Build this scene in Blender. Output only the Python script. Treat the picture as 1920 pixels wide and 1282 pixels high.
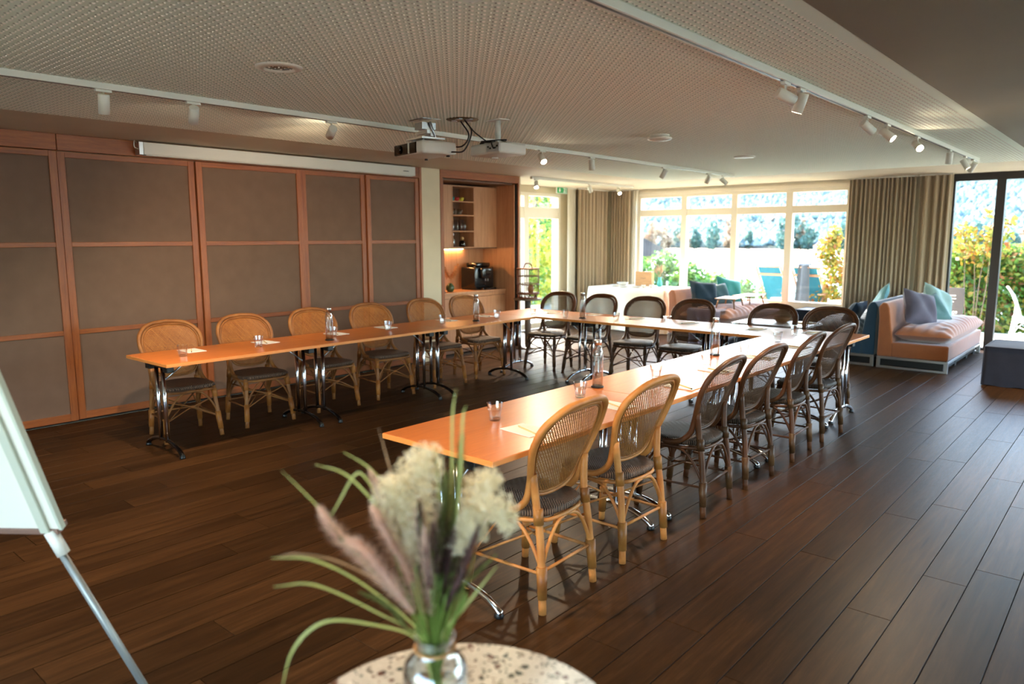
import bpy, bmesh, math, random
import numpy as np
from mathutils import Vector, Matrix, Euler
R = math.radians
for o in list(bpy.data.objects): bpy.data.objects.remove(o)
scene = bpy.context.scene
COL = scene.collection
rng = np.random.default_rng(11)
random.seed(5)

# ------------------------------------------------------------------ camera
F_PX, YAW, PITCH, ROLL, EYE = 1384.967, R(40.837), R(8.067), R(-.155), 1.65
cam_d = bpy.data.cameras.new('camera'); cam = bpy.data.objects.new('camera', cam_d); COL.objects.link(cam)
fw0 = Vector((-math.sin(YAW), math.cos(YAW), 0)); rt0 = Vector((math.cos(YAW), math.sin(YAW), 0)); up0 = Vector((0, 0, 1))
fw = fw0*math.cos(PITCH)-up0*math.sin(PITCH); up_ = up0*math.cos(PITCH)+fw0*math.sin(PITCH)
rt = rt0*math.cos(ROLL)+up_*math.sin(ROLL); up = -rt0*math.sin(ROLL)+up_*math.cos(ROLL)
m = Matrix((rt, up, -fw)).transposed().to_4x4(); m.translation = (0, 0, EYE)
cam.matrix_world = m
cam_d.sensor_width = 36; cam_d.lens = 36*F_PX/1920; cam_d.clip_start = .05; cam_d.clip_end = 6000
cam_d.dof.use_dof = True; cam_d.dof.focus_distance = 4.6; cam_d.dof.aperture_fstop = 1.9
scene.camera = cam

# ------------------------------------------------------------------ world, sun, daylight
SUN_DIR = Vector((-.62, .50, .60)).normalized()
w = bpy.data.worlds.new('sky'); scene.world = w; w.use_nodes = True
nt = w.node_tree; nt.nodes.clear()
sky = nt.nodes.new('ShaderNodeTexSky'); sky.sky_type = 'NISHITA'; sky.sun_disc = False
sky.sun_elevation = math.asin(SUN_DIR.z); sky.sun_rotation = math.atan2(SUN_DIR.x, SUN_DIR.y)
sky.air_density = 1.0; sky.dust_density = 1.6; sky.ozone_density = 1.0
bg = nt.nodes.new('ShaderNodeBackground'); bg.inputs[1].default_value = .35
out = nt.nodes.new('ShaderNodeOutputWorld'); nt.links.new(sky.outputs[0], bg.inputs[0]); nt.links.new(bg.outputs[0], out.inputs[0])
sun_d = bpy.data.lights.new('sun', 'SUN'); sun_d.energy = 3.0; sun_d.angle = R(.6); sun_d.color = (1, .95, .86)
sun = bpy.data.objects.new('sun', sun_d); COL.objects.link(sun); sun.location = (-30, 20, 30)
sun.rotation_euler = SUN_DIR.to_track_quat('Z', 'Y').to_euler()
def portal(name, loc, nrm, sx, sy):
    d = bpy.data.lights.new(name, 'AREA'); d.shape = 'RECTANGLE'; d.size = sx; d.size_y = sy
    d.cycles.is_portal = True
    o = bpy.data.objects.new(name, d); COL.objects.link(o); o.location = loc
    z = -Vector(nrm); y = Vector((0, 0, 1)); x = y.cross(z)
    o.matrix_world = Matrix.Translation(loc) @ Matrix((x, y, z)).transposed().to_4x4()
portal('daylight_back_window', (-5.67, 12.75, 1.47), (0, -1, 0), 3.9, 1.9)
portal('daylight_terrace_doors', (.8, 12.75, 1.25), (0, -1, 0), 6.2, 2.5)
portal('daylight_garden_door', (-8.62, 9.95, 1.2), (1, 0, 0), 2.3, 2.4)
portal('daylight_rear_window', (-.2, -3.35, 1.3), (0, 1, 0), 6.0, 2.2)
portal('daylight_added_windows', (4.15, 8.1, 1.25), (-1, 0, 0), 7.4, 2.3)  # belongs to the glazing added on the unseen right wall
vs = scene.view_settings
scene.display_settings.display_device = 'sRGB'
vs.view_transform = 'Standard'; vs.look = 'None'; vs.gamma = 1; vs.use_curve_mapping = False
vs.exposure = 3.3
scene.cycles.max_bounces = 8; scene.cycles.diffuse_bounces = 4; scene.cycles.glossy_bounces = 3
scene.cycles.transmission_bounces = 8; scene.cycles.transparent_max_bounces = 16
scene.cycles.sample_clamp_indirect = 8; scene.cycles.caustics_reflective = False; scene.cycles.caustics_refractive = False
scene.cycles.use_denoising = True; scene.cycles.use_adaptive_sampling = True; scene.cycles.adaptive_threshold = .04

# ------------------------------------------------------------------ helpers: objects
def tag(o, label=None, cat=None, group=None, kind=None):
    if label: o['label'] = label
    if cat: o['category'] = cat
    if group: o['group'] = group
    if kind: o['kind'] = kind
    return o
def thing(name, label, cat, loc=(0, 0, 0), rz=0, group=None, kind=None):
    o = bpy.data.objects.new(name, None); COL.objects.link(o); o.empty_display_size = .1
    o.location = loc; o.rotation_euler = (0, 0, rz)
    return tag(o, label, cat, group, kind)
def struct(name, label=None, loc=(0, 0, 0)):
    o = bpy.data.objects.new(name, None); COL.objects.link(o); o.location = loc
    return tag(o, label, None, None, 'structure')
def link(name, me, parent=None, loc=(0, 0, 0), rot=(0, 0, 0), scale=(1, 1, 1)):
    o = bpy.data.objects.new(name, me); COL.objects.link(o); o.location = loc; o.rotation_euler = rot; o.scale = scale
    if parent: o.parent = parent
    return o
def dup(root, loc, rz, label=None, group=None):
    r = root.copy(); COL.objects.link(r); r.location = loc; r.rotation_euler = (0, 0, rz)
    if label: r['label'] = label
    if group: r['group'] = group
    for ch in root.children:
        c = ch.copy(); COL.objects.link(c); c.parent = r
        for g in ch.children:
            d = g.copy(); COL.objects.link(d); d.parent = c
    return r
def mesh_np(name, v, f, mat, smooth=False):
    v = np.asarray(v, np.float32); f = np.asarray(f, np.int32); k = f.shape[1]
    me = bpy.data.meshes.new(name)
    me.vertices.add(len(v)); me.vertices.foreach_set('co', v.ravel())
    me.loops.add(f.size); me.loops.foreach_set('vertex_index', f.ravel())
    me.polygons.add(len(f)); me.polygons.foreach_set('loop_start', np.arange(0, f.size, k, dtype=np.int32))
    if smooth: me.polygons.foreach_set('use_smooth', np.ones(len(f), bool))
    me.update(calc_edges=True)
    if mat: me.materials.append(mat)
    return me
def frames(pts):
    pts = [Vector(p) for p in pts]; n = len(pts); out = []
    prev = None
    for i in range(n):
        t = (pts[min(i+1, n-1)]-pts[max(i-1, 0)])
        t = t.normalized() if t.length > 1e-9 else Vector((0, 0, 1))
        if prev is None:
            a = Vector((0, 0, 1)) if abs(t.z) < .9 else Vector((1, 0, 0))
            u = t.cross(a).normalized()
        else:
            u = (prev-t*prev.dot(t)); u = u.normalized() if u.length > 1e-9 else t.orthogonal().normalized()
        prev = u; out.append((pts[i], t, u, t.cross(u)))
    return out
def spline(pts, n=8):
    """Catmull-Rom through the control points"""
    P = [Vector(p) for p in pts]; P = [P[0]*2-P[1]]+P+[P[-1]*2-P[-2]]; o = []
    for i in range(1, len(P)-2):
        for k in range(n):
            t = k/n; a, b, c, d = P[i-1], P[i], P[i+1], P[i+2]
            o.append(.5*((2*b)+(c-a)*t+(2*a-5*b+4*c-d)*t*t+(3*b-a-3*c+d)*t**3))
    o.append(P[-2].copy()); return o
class MB:
    def __init__(s): s.v = []; s.f = []; s.sm = []
    def add(s, vs, fs, smooth=False):
        b = len(s.v); s.v += [tuple(x) for x in vs]; s.f += [tuple(i+b for i in f) for f in fs]; s.sm += [smooth]*len(fs); return s
    def box(s, c, d, rot=None):
        hx, hy, hz = d[0]/2, d[1]/2, d[2]/2; c = Vector(c)
        vs = [Vector((x, y, z)) for z in (-hz, hz) for y in (-hy, hy) for x in (-hx, hx)]
        if rot is not None: vs = [rot @ v for v in vs]
        return s.add([v+c for v in vs], [(0, 2, 3, 1), (4, 5, 7, 6), (0, 1, 5, 4), (2, 6, 7, 3), (0, 4, 6, 2), (1, 3, 7, 5)])
    def lohi(s, a, b): return s.box([(p+q)/2 for p, q in zip(a, b)], [abs(q-p) for p, q in zip(a, b)])
    def tube(s, pts, r, n=8, cap=True, closed=False):
        fr = frames(pts)
        if closed: fr = frames(list(pts)+[pts[0], pts[1]])[:-1]; fr[0] = (fr[0][0],)+fr[-1][1:]
        m = len(fr); rr = r if hasattr(r, '__len__') else [r]*m; vs = []
        for (p, t, u, w_), q in zip(fr, rr):
            for k in range(n):
                a = 2*math.pi*k/n; vs.append(p+u*(q*math.cos(a))+w_*(q*math.sin(a)))
        fs = [(i*n+k, i*n+(k+1) % n, (i+1)*n+(k+1) % n, (i+1)*n+k) for i in range(m-1) for k in range(n)]
        s.add(vs, fs, True)
        if cap and not closed: b = len(s.v)-m*n; s.f += [tuple(b+k for k in range(n))[::-1], tuple(b+(m-1)*n+k for k in range(n))]; s.sm += [False]*2
        return s
    def lathe(s, prof, n=24, c=(0, 0, 0), smooth=True, cap=(True, True)):
        vs = [(c[0]+r*math.cos(2*math.pi*k/n), c[1]+r*math.sin(2*math.pi*k/n), c[2]+z) for r, z in prof for k in range(n)]
        fs = [(i*n+k, i*n+(k+1) % n, (i+1)*n+(k+1) % n, (i+1)*n+k) for i in range(len(prof)-1) for k in range(n)]
        s.add(vs, fs, smooth); b = len(s.v)-len(vs)
        if cap[0]: s.f.append(tuple(b+k for k in range(n))[::-1]); s.sm.append(False)
        if cap[1]: s.f.append(tuple(b+(len(prof)-1)*n+k for k in range(n))); s.sm.append(False)
        return s
    def prism(s, poly, a, b, axis=2):
        """polygon in the two other axes, extruded from a to b along axis"""
        def P(p, h): q = list(p); q.insert(axis, h); return q
        n = len(poly); vs = [P(p, a) for p in poly]+[P(p, b) for p in poly]
        return s.add(vs, [tuple(range(n))[::-1], tuple(range(n, 2*n))]+[(i, (i+1) % n, n+(i+1) % n, n+i) for i in range(n)])
    def grid(s, fn, nu, nv, smooth=True, wrap=False):
        vs = [fn(i/nu, j/nv) for j in range(nv+1) for i in range(nu+1)]
        w_ = nu+1
        fs = [(j*w_+i, j*w_+i+1, (j+1)*w_+i+1, (j+1)*w_+i) for j in range(nv) for i in range(nu)]
        return s.add(vs, fs, smooth)
    def mesh(s, name, mat=None, bevel=0, segs=2, recalc=False):
        me = bpy.data.meshes.new(name); me.from_pydata(s.v, [], s.f)
        me.polygons.foreach_set('use_smooth', s.sm)
        if bevel or recalc:
            bm = bmesh.new(); bm.from_mesh(me)
            bmesh.ops.recalc_face_normals(bm, faces=bm.faces)
            if bevel:
                es = [e for e in bm.edges if len(e.link_faces) == 2 and e.calc_face_angle(0) > .5]
                bmesh.ops.bevel(bm, geom=es, offset=bevel, segments=segs, affect='EDGES', profile=.5, clamp_overlap=True)
                if segs > 2:
                    for f in bm.faces: f.smooth = True
            bm.to_mesh(me); bm.free()
        me.update()
        if mat: me.materials.append(mat)
        return me
    def build(s, name, mat, parent=None, bevel=0, segs=2, loc=(0, 0, 0), rot=(0, 0, 0), recalc=False):
        return link(name, s.mesh(name, mat, bevel, segs, recalc), parent, loc, rot)
def bx(name, mat, a, b, parent=None, bevel=0, segs=2): return MB().lohi(a, b).build(name, mat, parent, bevel, segs)

# ------------------------------------------------------------------ helpers: materials
def lin(c):
    c = c.lstrip('#'); v = [int(c[i:i+2], 16)/255 for i in (0, 2, 4)]
    return tuple(x/12.92 if x <= .04045 else ((x+.055)/1.055)**2.4 for x in v)+(1,)
def new_mat(name):
    m_ = bpy.data.materials.new(name); m_.use_nodes = True; n_ = m_.node_tree
    return m_, n_, n_.nodes['Principled BSDF']
def nd(n_, t, **k):
    o = n_.nodes.new('ShaderNode'+t)
    for a, b in k.items():
        if a.startswith('i_'):
            key = a[2:]; key = int(key) if key.isdigit() else key.replace('_', ' ')
            o.inputs[key].default_value = b
        else: setattr(o, a, b)
    return o
def ramp(n_, fac, stops):
    r_ = n_.nodes.new('ShaderNodeValToRGB'); e = r_.color_ramp.elements
    while len(e) < len(stops): e.new(.5)
    for x, (p, c) in zip(e, stops): x.position = p; x.color = c
    n_.links.new(fac, r_.inputs[0]); return r_.outputs[0]
def coords(n_, scale=(1, 1, 1), space='Object', rnd=False):
    tc = nd(n_, 'TexCoord'); mp = nd(n_, 'Mapping'); mp.inputs['Scale'].default_value = scale
    n_.links.new(tc.outputs[space], mp.inputs[0])
    if rnd:
        oi = nd(n_, 'ObjectInfo'); ge = nd(n_, 'NewGeometry')
        ad = nd(n_, 'Math', operation='ADD'); n_.links.new(oi.outputs['Random'], ad.inputs[0]); n_.links.new(ge.outputs['Random Per Island'], ad.inputs[1])
        fr = nd(n_, 'Math', operation='FRACT'); n_.links.new(ad.outputs[0], fr.inputs[0])
        mu = nd(n_, 'Math', operation='MULTIPLY', i_1=37.0); n_.links.new(fr.outputs[0], mu.inputs[0])
        n_.links.new(mu.outputs[0], mp.inputs['Location'])
        return mp.outputs[0], fr.outputs[0]
    return mp.outputs[0]
def plain(name, c, rough=.5, metal=0, bump=0, bscale=200, vary=0, coat=0, sheen=0, spec=None):
    m_, n_, p = new_mat(name); c = lin(c) if isinstance(c, str) else c
    p.inputs['Base Color'].default_value = c; p.inputs['Roughness'].default_value = rough; p.inputs['Metallic'].default_value = metal
    if coat: p.inputs['Coat Weight'].default_value = coat; p.inputs['Coat Roughness'].default_value = .1
    if sheen: p.inputs['Sheen Weight'].default_value = sheen; p.inputs['Sheen Roughness'].default_value = .4
    if spec is not None: p.inputs['Specular IOR Level'].default_value = spec
    if bump or vary:
        co = coords(n_); nz = nd(n_, 'TexNoise', i_Scale=bscale, i_Detail=4.0); n_.links.new(co, nz.inputs[0])
        if bump:
            b = nd(n_, 'Bump', i_Strength=bump, i_Distance=.002); n_.links.new(nz.outputs[0], b.inputs['Height']); n_.links.new(b.outputs[0], p.inputs['Normal'])
        if vary:
            nz2 = nd(n_, 'TexNoise', i_Scale=bscale*.06, i_Detail=5.0); n_.links.new(co, nz2.inputs[0])
            lo = tuple(x*(1-vary) for x in c[:3])+(1,); hi = tuple(min(1, x*(1+vary)) for x in c[:3])+(1,)
            n_.links.new(ramp(n_, nz2.outputs[0], [(.3, lo), (.7, hi)]), p.inputs['Base Color'])
    return m_
def wood(name, c1, c2, c3, scale=(1, 1, 1), rough=.4, rnd=True, bump=.15, coat=0, tint=.25, knots=False, spec=.5):
    """grain runs along the axis with the small scale"""
    m_, n_, p = new_mat(name)
    co, rv = coords(n_, scale, rnd=True)
    nz = nd(n_, 'TexNoise', i_Scale=3.0, i_Detail=6.0, i_Roughness=.62, i_Distortion=.6); n_.links.new(co, nz.inputs[0])
    fine = nd(n_, 'TexNoise', i_Scale=26.0, i_Detail=3.0, i_Roughness=.6); n_.links.new(co, fine.inputs[0])
    mx = nd(n_, 'Math', operation='MULTIPLY_ADD', i_1=.35, i_2=0.0); n_.links.new(fine.outputs[0], mx.inputs[0])
    ad = nd(n_, 'Math', operation='MULTIPLY_ADD', i_1=.65); n_.links.new(nz.outputs[0], ad.inputs[0]); n_.links.new(mx.outputs[0], ad.inputs[2])
    col = ramp(n_, ad.outputs[0], [(.32, lin(c1)), (.5, lin(c2)), (.68, lin(c3))])
    if knots:
        vo = nd(n_, 'TexVoronoi', i_Scale=1.1); n_.links.new(co, vo.inputs[0])
        kr = ramp(n_, vo.outputs['Distance'], [(.02, (.12, .1, .09, 1)), (.10, (1, 1, 1, 1))])
        mk = nd(n_, 'Mix', data_type='RGBA', blend_type='MULTIPLY'); mk.inputs['Factor'].default_value = .85
        n_.links.new(col, mk.inputs['A']); n_.links.new(kr, mk.inputs['B']); col = mk.outputs['Result']
    hs = nd(n_, 'HueSaturation'); n_.links.new(col, hs.inputs['Color'])
    mr = nd(n_, 'MapRange'); mr.inputs['To Min'].default_value = 1-tint; mr.inputs['To Max'].default_value = 1+tint
    n_.links.new(rv, mr.inputs['Value']); n_.links.new(mr.outputs[0], hs.inputs['Value'])
    n_.links.new(hs.outputs[0], p.inputs['Base Color'])
    rr = nd(n_, 'MapRange'); rr.inputs['To Min'].default_value = rough*.75; rr.inputs['To Max'].default_value = rough*1.3
    n_.links.new(fine.outputs[0], rr.inputs['Value']); n_.links.new(rr.outputs[0], p.inputs['Roughness'])
    b = nd(n_, 'Bump', i_Strength=bump, i_Distance=.0015); n_.links.new(ad.outputs[0], b.inputs['Height']); n_.links.new(b.outputs[0], p.inputs['Normal'])
    if coat: p.inputs['Coat Weight'].default_value = coat; p.inputs['Coat Roughness'].default_value = .22
    p.inputs['Specular IOR Level'].default_value = spec
    return m_
def fabric(name, c, scale=420, bump=.35, rough=.9, sheen=.15, vary=.12):
    m_, n_, p = new_mat(name); c = lin(c)
    co = coords(n_)
    w1 = nd(n_, 'TexWave', wave_type='BANDS', bands_direction='X', i_Scale=scale*.16, i_Distortion=1.2, i_Detail=1.0); n_.links.new(co, w1.inputs[0])
    w2 = nd(n_, 'TexWave', wave_type='BANDS', bands_direction='Z', i_Scale=scale*.16, i_Distortion=1.2, i_Detail=1.0); n_.links.new(co, w2.inputs[0])
    ad = nd(n_, 'Math', operation='ADD'); n_.links.new(w1.outputs[1], ad.inputs[0]); n_.links.new(w2.outputs[1], ad.inputs[1])
    nz = nd(n_, 'TexNoise', i_Scale=7.0, i_Detail=6.0); n_.links.new(co, nz.inputs[0])
    lo = tuple(x*(1-vary) for x in c[:3])+(1,); hi = tuple(min(1, x*(1+vary)) for x in c[:3])+(1,)
    n_.links.new(ramp(n_, nz.outputs[0], [(.3, lo), (.7, hi)]), p.inputs['Base Color'])
    b = nd(n_, 'Bump', i_Strength=bump, i_Distance=.001); n_.links.new(ad.outputs[0], b.inputs['Height']); n_.links.new(b.outputs[0], p.inputs['Normal'])
    p.inputs['Roughness'].default_value = rough; p.inputs['Sheen Weight'].default_value = sheen; p.inputs['Specular IOR Level'].default_value = .2
    return m_
def thin_glass(name, tint=(1, 1, 1, 1), power=5.0, base=.03):
    m_ = bpy.data.materials.new(name); m_.use_nodes = True; n_ = m_.node_tree; n_.nodes.clear()
    tr = nd(n_, 'BsdfTransparent'); tr.inputs[0].default_value = tint
    gl = nd(n_, 'BsdfGlossy'); gl.inputs['Roughness'].default_value = .02
    lw = nd(n_, 'LayerWeight', i_Blend=.5); pw = nd(n_, 'Math', operation='POWER', i_1=power); fr = nd(n_, 'Math', operation='MULTIPLY_ADD', i_1=.9, i_2=base); mx = nd(n_, 'MixShader'); o_ = nd(n_, 'OutputMaterial')
    n_.links.new(lw.outputs['Facing'], pw.inputs[0]); n_.links.new(pw.outputs[0], fr.inputs[0]); n_.links.new(fr.outputs[0], mx.inputs[0]); n_.links.new(tr.outputs[0], mx.inputs[1]); n_.links.new(gl.outputs[0], mx.inputs[2]); n_.links.new(mx.outputs[0], o_.inputs[0])
    return m_
def glass(name, c=(1, 1, 1, 1), ior=1.45, rough=0):
    m_, n_, p = new_mat(name); p.inputs['Base Color'].default_value = c; p.inputs['Transmission Weight'].default_value = 1
    p.inputs['IOR'].default_value = ior; p.inputs['Roughness'].default_value = rough; return m_
def leafy(name, stops, trans=.45, rough=.5):
    """leaf colours picked per leaf"""
    m_ = bpy.data.materials.new(name); m_.use_nodes = True; n_ = m_.node_tree; n_.nodes.clear()
    ge = nd(n_, 'NewGeometry'); col = ramp(n_, ge.outputs['Random Per Island'], [(a, lin(c)) for a, c in stops])
    df = nd(n_, 'BsdfPrincipled'); df.inputs['Roughness'].default_value = rough; tl = nd(n_, 'BsdfTranslucent'); mx = nd(n_, 'MixShader'); mx.inputs[0].default_value = trans
    o_ = nd(n_, 'OutputMaterial')
    n_.links.new(col, df.inputs['Base Color']); n_.links.new(col, tl.inputs[0]); n_.links.new(df.outputs[0], mx.inputs[1]); n_.links.new(tl.outputs[0], mx.inputs[2]); n_.links.new(mx.outputs[0], o_.inputs[0])
    return m_
def emit(name, c, s):
    m_ = bpy.data.materials.new(name); m_.use_nodes = True; n_ = m_.node_tree; n_.nodes.clear()
    e = nd(n_, 'Emission'); e.inputs[0].default_value = c; e.inputs[1].default_value = s; o_ = nd(n_, 'OutputMaterial'); n_.links.new(e.outputs[0], o_.inputs[0]); return m_

M = {}
M['plank'] = wood('dark_oak_plank', '#27180c', '#392412', '#4a311b', (9, .55, 9), rough=.40, bump=.04, tint=.28, knots=True, spec=.06)
M['gap'] = plain('floor_joint', '#120b07', .9)
M['orange_wood'] = wood('honey_oak_trim', '#753c17', '#8f4d20', '#a4602b', (14, 14, .8), rough=.42, tint=.08)
M['orange_wood_y'] = wood('honey_oak_rail', '#753c17', '#8f4d20', '#a4602b', (14, .8, 14), rough=.42, tint=.08)
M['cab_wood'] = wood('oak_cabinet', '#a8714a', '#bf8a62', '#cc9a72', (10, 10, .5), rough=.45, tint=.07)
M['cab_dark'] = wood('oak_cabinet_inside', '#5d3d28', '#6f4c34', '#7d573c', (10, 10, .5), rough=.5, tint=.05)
M['wall_fabric'] = fabric('wall_panel_linen', '#775f50', 900, .5, .95, 0, .06)
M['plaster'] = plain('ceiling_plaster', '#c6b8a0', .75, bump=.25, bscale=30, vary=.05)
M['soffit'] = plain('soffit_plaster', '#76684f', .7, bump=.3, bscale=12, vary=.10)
M['wall_paint'] = plain('wall_paint', '#cfc1a4', .7, bump=.15, bscale=90, vary=.03)
M['perf'] = plain('ceiling_panel_paint', '#dde6d6', .8, bump=.1, bscale=300)
M['perf_dot'] = plain('ceiling_stitch', '#f6f2e6', .6)
M['perf_dot_shade'] = plain('ceiling_dot_shade', '#4b463a', .9)  # dark tone standing in for the shade beside the ceiling dots
M['white_frame'] = plain('window_frame_paint', '#e8dfcc', .45)
M['black_frame'] = plain('bronze_door_frame', '#2b2420', .45)
M['pane'] = thin_glass('window_glass', (.96, .985, .98, 1))
M['rail_glass'] = thin_glass('balustrade_glass', (.72, .92, .86, 1))
M['curtain'] = fabric('curtain_taupe', '#a9967d', 500, .02, .9, .1, .02)
M['white_metal'] = plain('white_lamp_metal', '#d9d5c8', .4)
M['black'] = plain('black_plastic', '#121212', .4)
M['gloss_black'] = plain('gloss_black', '#060606', .08, coat=.5)
M['chrome'] = plain('chrome', (.78, .78, .8, 1), .12, 1)
M['steel'] = plain('brushed_steel', (.55, .55, .56, 1), .3, 1)
M['table_top'] = wood('beech_laminate', '#b0602a', '#bd6a30', '#c87637', (12, 1.2, 12), rough=.33, bump=.01, tint=.03, coat=.18, spec=.4)
M['table_edge'] = plain('beech_edge', '#dc8a44', .4)  # edge tone lightened for the light that the edges catch
M['paper'] = plain('paper', '#ece9e2', .8)
M['pencil'] = plain('pencil_wood', '#d8b27a', .5)
M['glass'] = thin_glass('clear_glass', (.97, .98, .98, 1), power=1.7, base=.09)
M['water'] = thin_glass('water', (.95, .97, .97, 1), power=3.0, base=.03)
M['lamp_on'] = emit('lamp_face', (1, .82, .6, 1), 60)
M['lamp_off'] = plain('lamp_lens', '#3a352e', .2)
# ================================================================== THE SETTING
CEIL, XL, XF, XR, YB, YR = 2.545, -7.25, -8.37, 3.9, 12.55, -3.2
def to_px(p):
    d = Vector(p)-Vector((0, 0, EYE)); w_ = d.dot(fw)
    if w_ < .05: return None
    return 960+F_PX*d.dot(rt)/w_, 641-F_PX*d.dot(up)/w_, w_
# ---- floor: a dark sub-floor and the single planks
floor = bx('floor', M['gap'], (XF-.3, YR-.2, -.12), (XR+.2, YB+.12, -.0165)); tag(floor, 'dark brown oak plank floor of the whole room', None, None, 'structure')
PW, X0 = .1868, -.907
def plank_mesh(l, w_=PW-.0035):
    c = .0014; t = .016; hx = w_/2
    v = [(-hx, 0, -t), (hx, 0, -t), (hx, l, -t), (-hx, l, -t), (-hx, 0, -c), (hx, 0, -c), (hx, l, -c), (-hx, l, -c), (-hx+c, c, 0), (hx-c, c, 0), (hx-c, l-c, 0), (-hx+c, l-c, 0)]
    f = [(0, 3, 2, 1), (0, 1, 5, 4), (1, 2, 6, 5), (2, 3, 7, 6), (3, 0, 4, 7), (4, 5, 9, 8), (5, 6, 10, 9), (6, 7, 11, 10), (7, 4, 8, 11), (8, 9, 10, 11)]
    return v, f
lens_ = [1.15, 1.45, 1.7, 1.95, 2.2]; cache = {}
planks = []
k0 = int(math.floor((XF-X0)/PW)); k1 = int(math.ceil((XR-X0)/PW))
for k in range(k0, k1):
    xa = X0+k*PW+PW/2
    y = (YR if xa > XL-.1 else 8.5)-random.random()*1.0
    while y < YB+.05:
        l = random.choice(lens_)
        if y+l > YB+.05: l = round(max(.12, YB+.05-y), 2)
        q = [to_px((xa+dx, y+a*l, 0)) for dx in (-PW/2, PW/2) for a in (0, .5, 1)]; q = [p for p in q if p]
        vis = any(-20 < p[0] < 1940 and 0 < p[1] < 1300 for p in q)
        area = l*PW*1.0/max(.3, min(p[2] for p in q))**3 if (vis and q) else 0
        planks.append((area, xa, y, l)); y += l+.0025
planks.sort(key=lambda p: -p[0])
for a, x, y, l in planks[:300]:
    if l not in cache:
        v, f = plank_mesh(l); me = bpy.data.meshes.new('plank'); me.from_pydata(v, [], f); me.materials.append(M['plank']); cache[l] = me
    link('plank', cache[l], floor, (x, y, 0))
mb = MB()
for a, x, y, l in planks[300:]:
    v, f = plank_mesh(l); mb.add([(p[0]+x, p[1]+y, p[2]) for p in v], f)
tag(mb.build('plank_field', M['plank'], floor), kind='stuff')

# ---- ceiling: plaster slab, stitched acoustic panel
ceiling = bx('ceiling', M['plaster'], (XF-.3, YR-.2, CEIL), (XR+.2, YB+.3, CEIL+.2)); tag(ceiling, 'pale plaster ceiling around the stitched acoustic panel', None, None, 'structure')
PX0, PX1, PY1, PZ = -6.10, -1.09, 10.75, CEIL-.012
bx('acoustic_panel', M['perf'], (PX0, YR+.3, PZ), (PX1, PY1, CEIL-.0005), ceiling)
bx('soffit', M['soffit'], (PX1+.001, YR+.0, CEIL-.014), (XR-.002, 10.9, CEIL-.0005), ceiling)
nx = int((PX1-PX0-.04)/.035); ny = int((PY1-.6)/.035)
gi, gj = np.meshgrid(np.arange(nx), np.arange(ny), indexing='ij'); gi = gi.ravel(); gj = gj.ravel()
cxs = PX0+.03+gi*.035; cys = PY1-.03-gj*.035; big = ((gi+gj) % 2 == 0)
ang = np.arange(6)*math.pi/3
def discs(cx_, cy_, rad, z0, z1, name, mat):
    n = len(cx_); ring = np.stack([cx_[:, None]+rad[:, None]*np.cos(ang), cy_[:, None]+rad[:, None]*np.sin(ang), np.full((n, 6), z0)], -1)
    top = np.stack([cx_, cy_, np.full(n, z1)], -1)[:, None, :]
    v = np.concatenate([ring, top], 1).reshape(-1, 3); b = np.arange(n)[:, None, None]*7
    f = np.stack([np.stack([np.full(6, 6), (np.arange(6)+1) % 6, np.arange(6)], -1)]*1, 0)+b
    return mesh_np(name, v, f.reshape(-1, 3), mat, False)
rj = rng.uniform(.85, 1.15, len(gi))
tag(link('stitch_dots', discs(cxs, cys, np.where(big, .0080, .0044)*rj, PZ-.0002, PZ-.0055, 'stitch_dots', M['perf_dot']), ceiling), kind='stuff')
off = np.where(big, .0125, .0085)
tag(link('dot_shadows', discs(cxs-off*.74, cys-off*.66, np.where(big, .0055, .0034)*rj, PZ-.0002, PZ-.0006, 'dot_shadows', M['perf_dot_shade']), ceiling), kind='stuff')  # flat dark discs painted in as the shade beside each dot

# ---- walls
wl = bx('wall_left', M['wall_paint'], (XL-.25, YR, 0), (XL-.06, 6.60, CEIL)); tag(wl, 'wall behind the sliding linen panels', kind='structure')
wp = bx('wall_pier', M['wall_paint'], (XL-.75, 6.60, 0), (XL, 6.935, CEIL), bevel=.004); tag(wp, 'narrow beige plaster pier left of the coffee cupboard', kind='structure')
wn = MB().lohi((XL-.75, 6.935, 0), (XL-.70, 8.6, CEIL)).lohi((XF-.2, 8.56, 0), (XL-.02, 8.62, CEIL)).build('wall_niche', M['wall_paint']); tag(wn, 'wall around the back of the coffee cupboard', kind='structure')
GL0, GL1 = 8.98, 11.06
wf = MB().lohi((XF-.2, 8.6, 0), (XF, GL0, CEIL)).lohi((XF-.2, GL1, 0), (XF, YB+.2, CEIL)).lohi((XF-.2, GL0, 2.40), (XF, GL1, CEIL)).build('wall_garden', M['wall_paint']); tag(wf, 'cream end wall beside the garden door', kind='structure')
WX0, WX1 = -7.65, -3.70
wb = MB().lohi((XF-.2, YB, 0), (WX0, YB+.2, CEIL)).lohi((WX0, YB, 0), (WX1, YB+.2, .46)).lohi((WX1, YB, 0), (-2.31, YB+.2, CEIL)).lohi((XR-.6, YB, 0), (XR+.2, YB+.2, CEIL)).build('wall_back', M['wall_paint']); tag(wb, 'cream wall around the big lake window', kind='structure')
wr = MB().lohi((XR, YR-.2, 0), (XR+.2, 4.4, CEIL)).lohi((XR, 11.8, 0), (XR+.2, YB+.2, CEIL)).build('wall_right', M['wall_paint']); tag(wr, 'wall ends beside the added glazing on the right, outside the view', kind='structure')
RX0, RX1, RZ0, RZ1 = -3.2, 2.8, .15, 2.42
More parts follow.
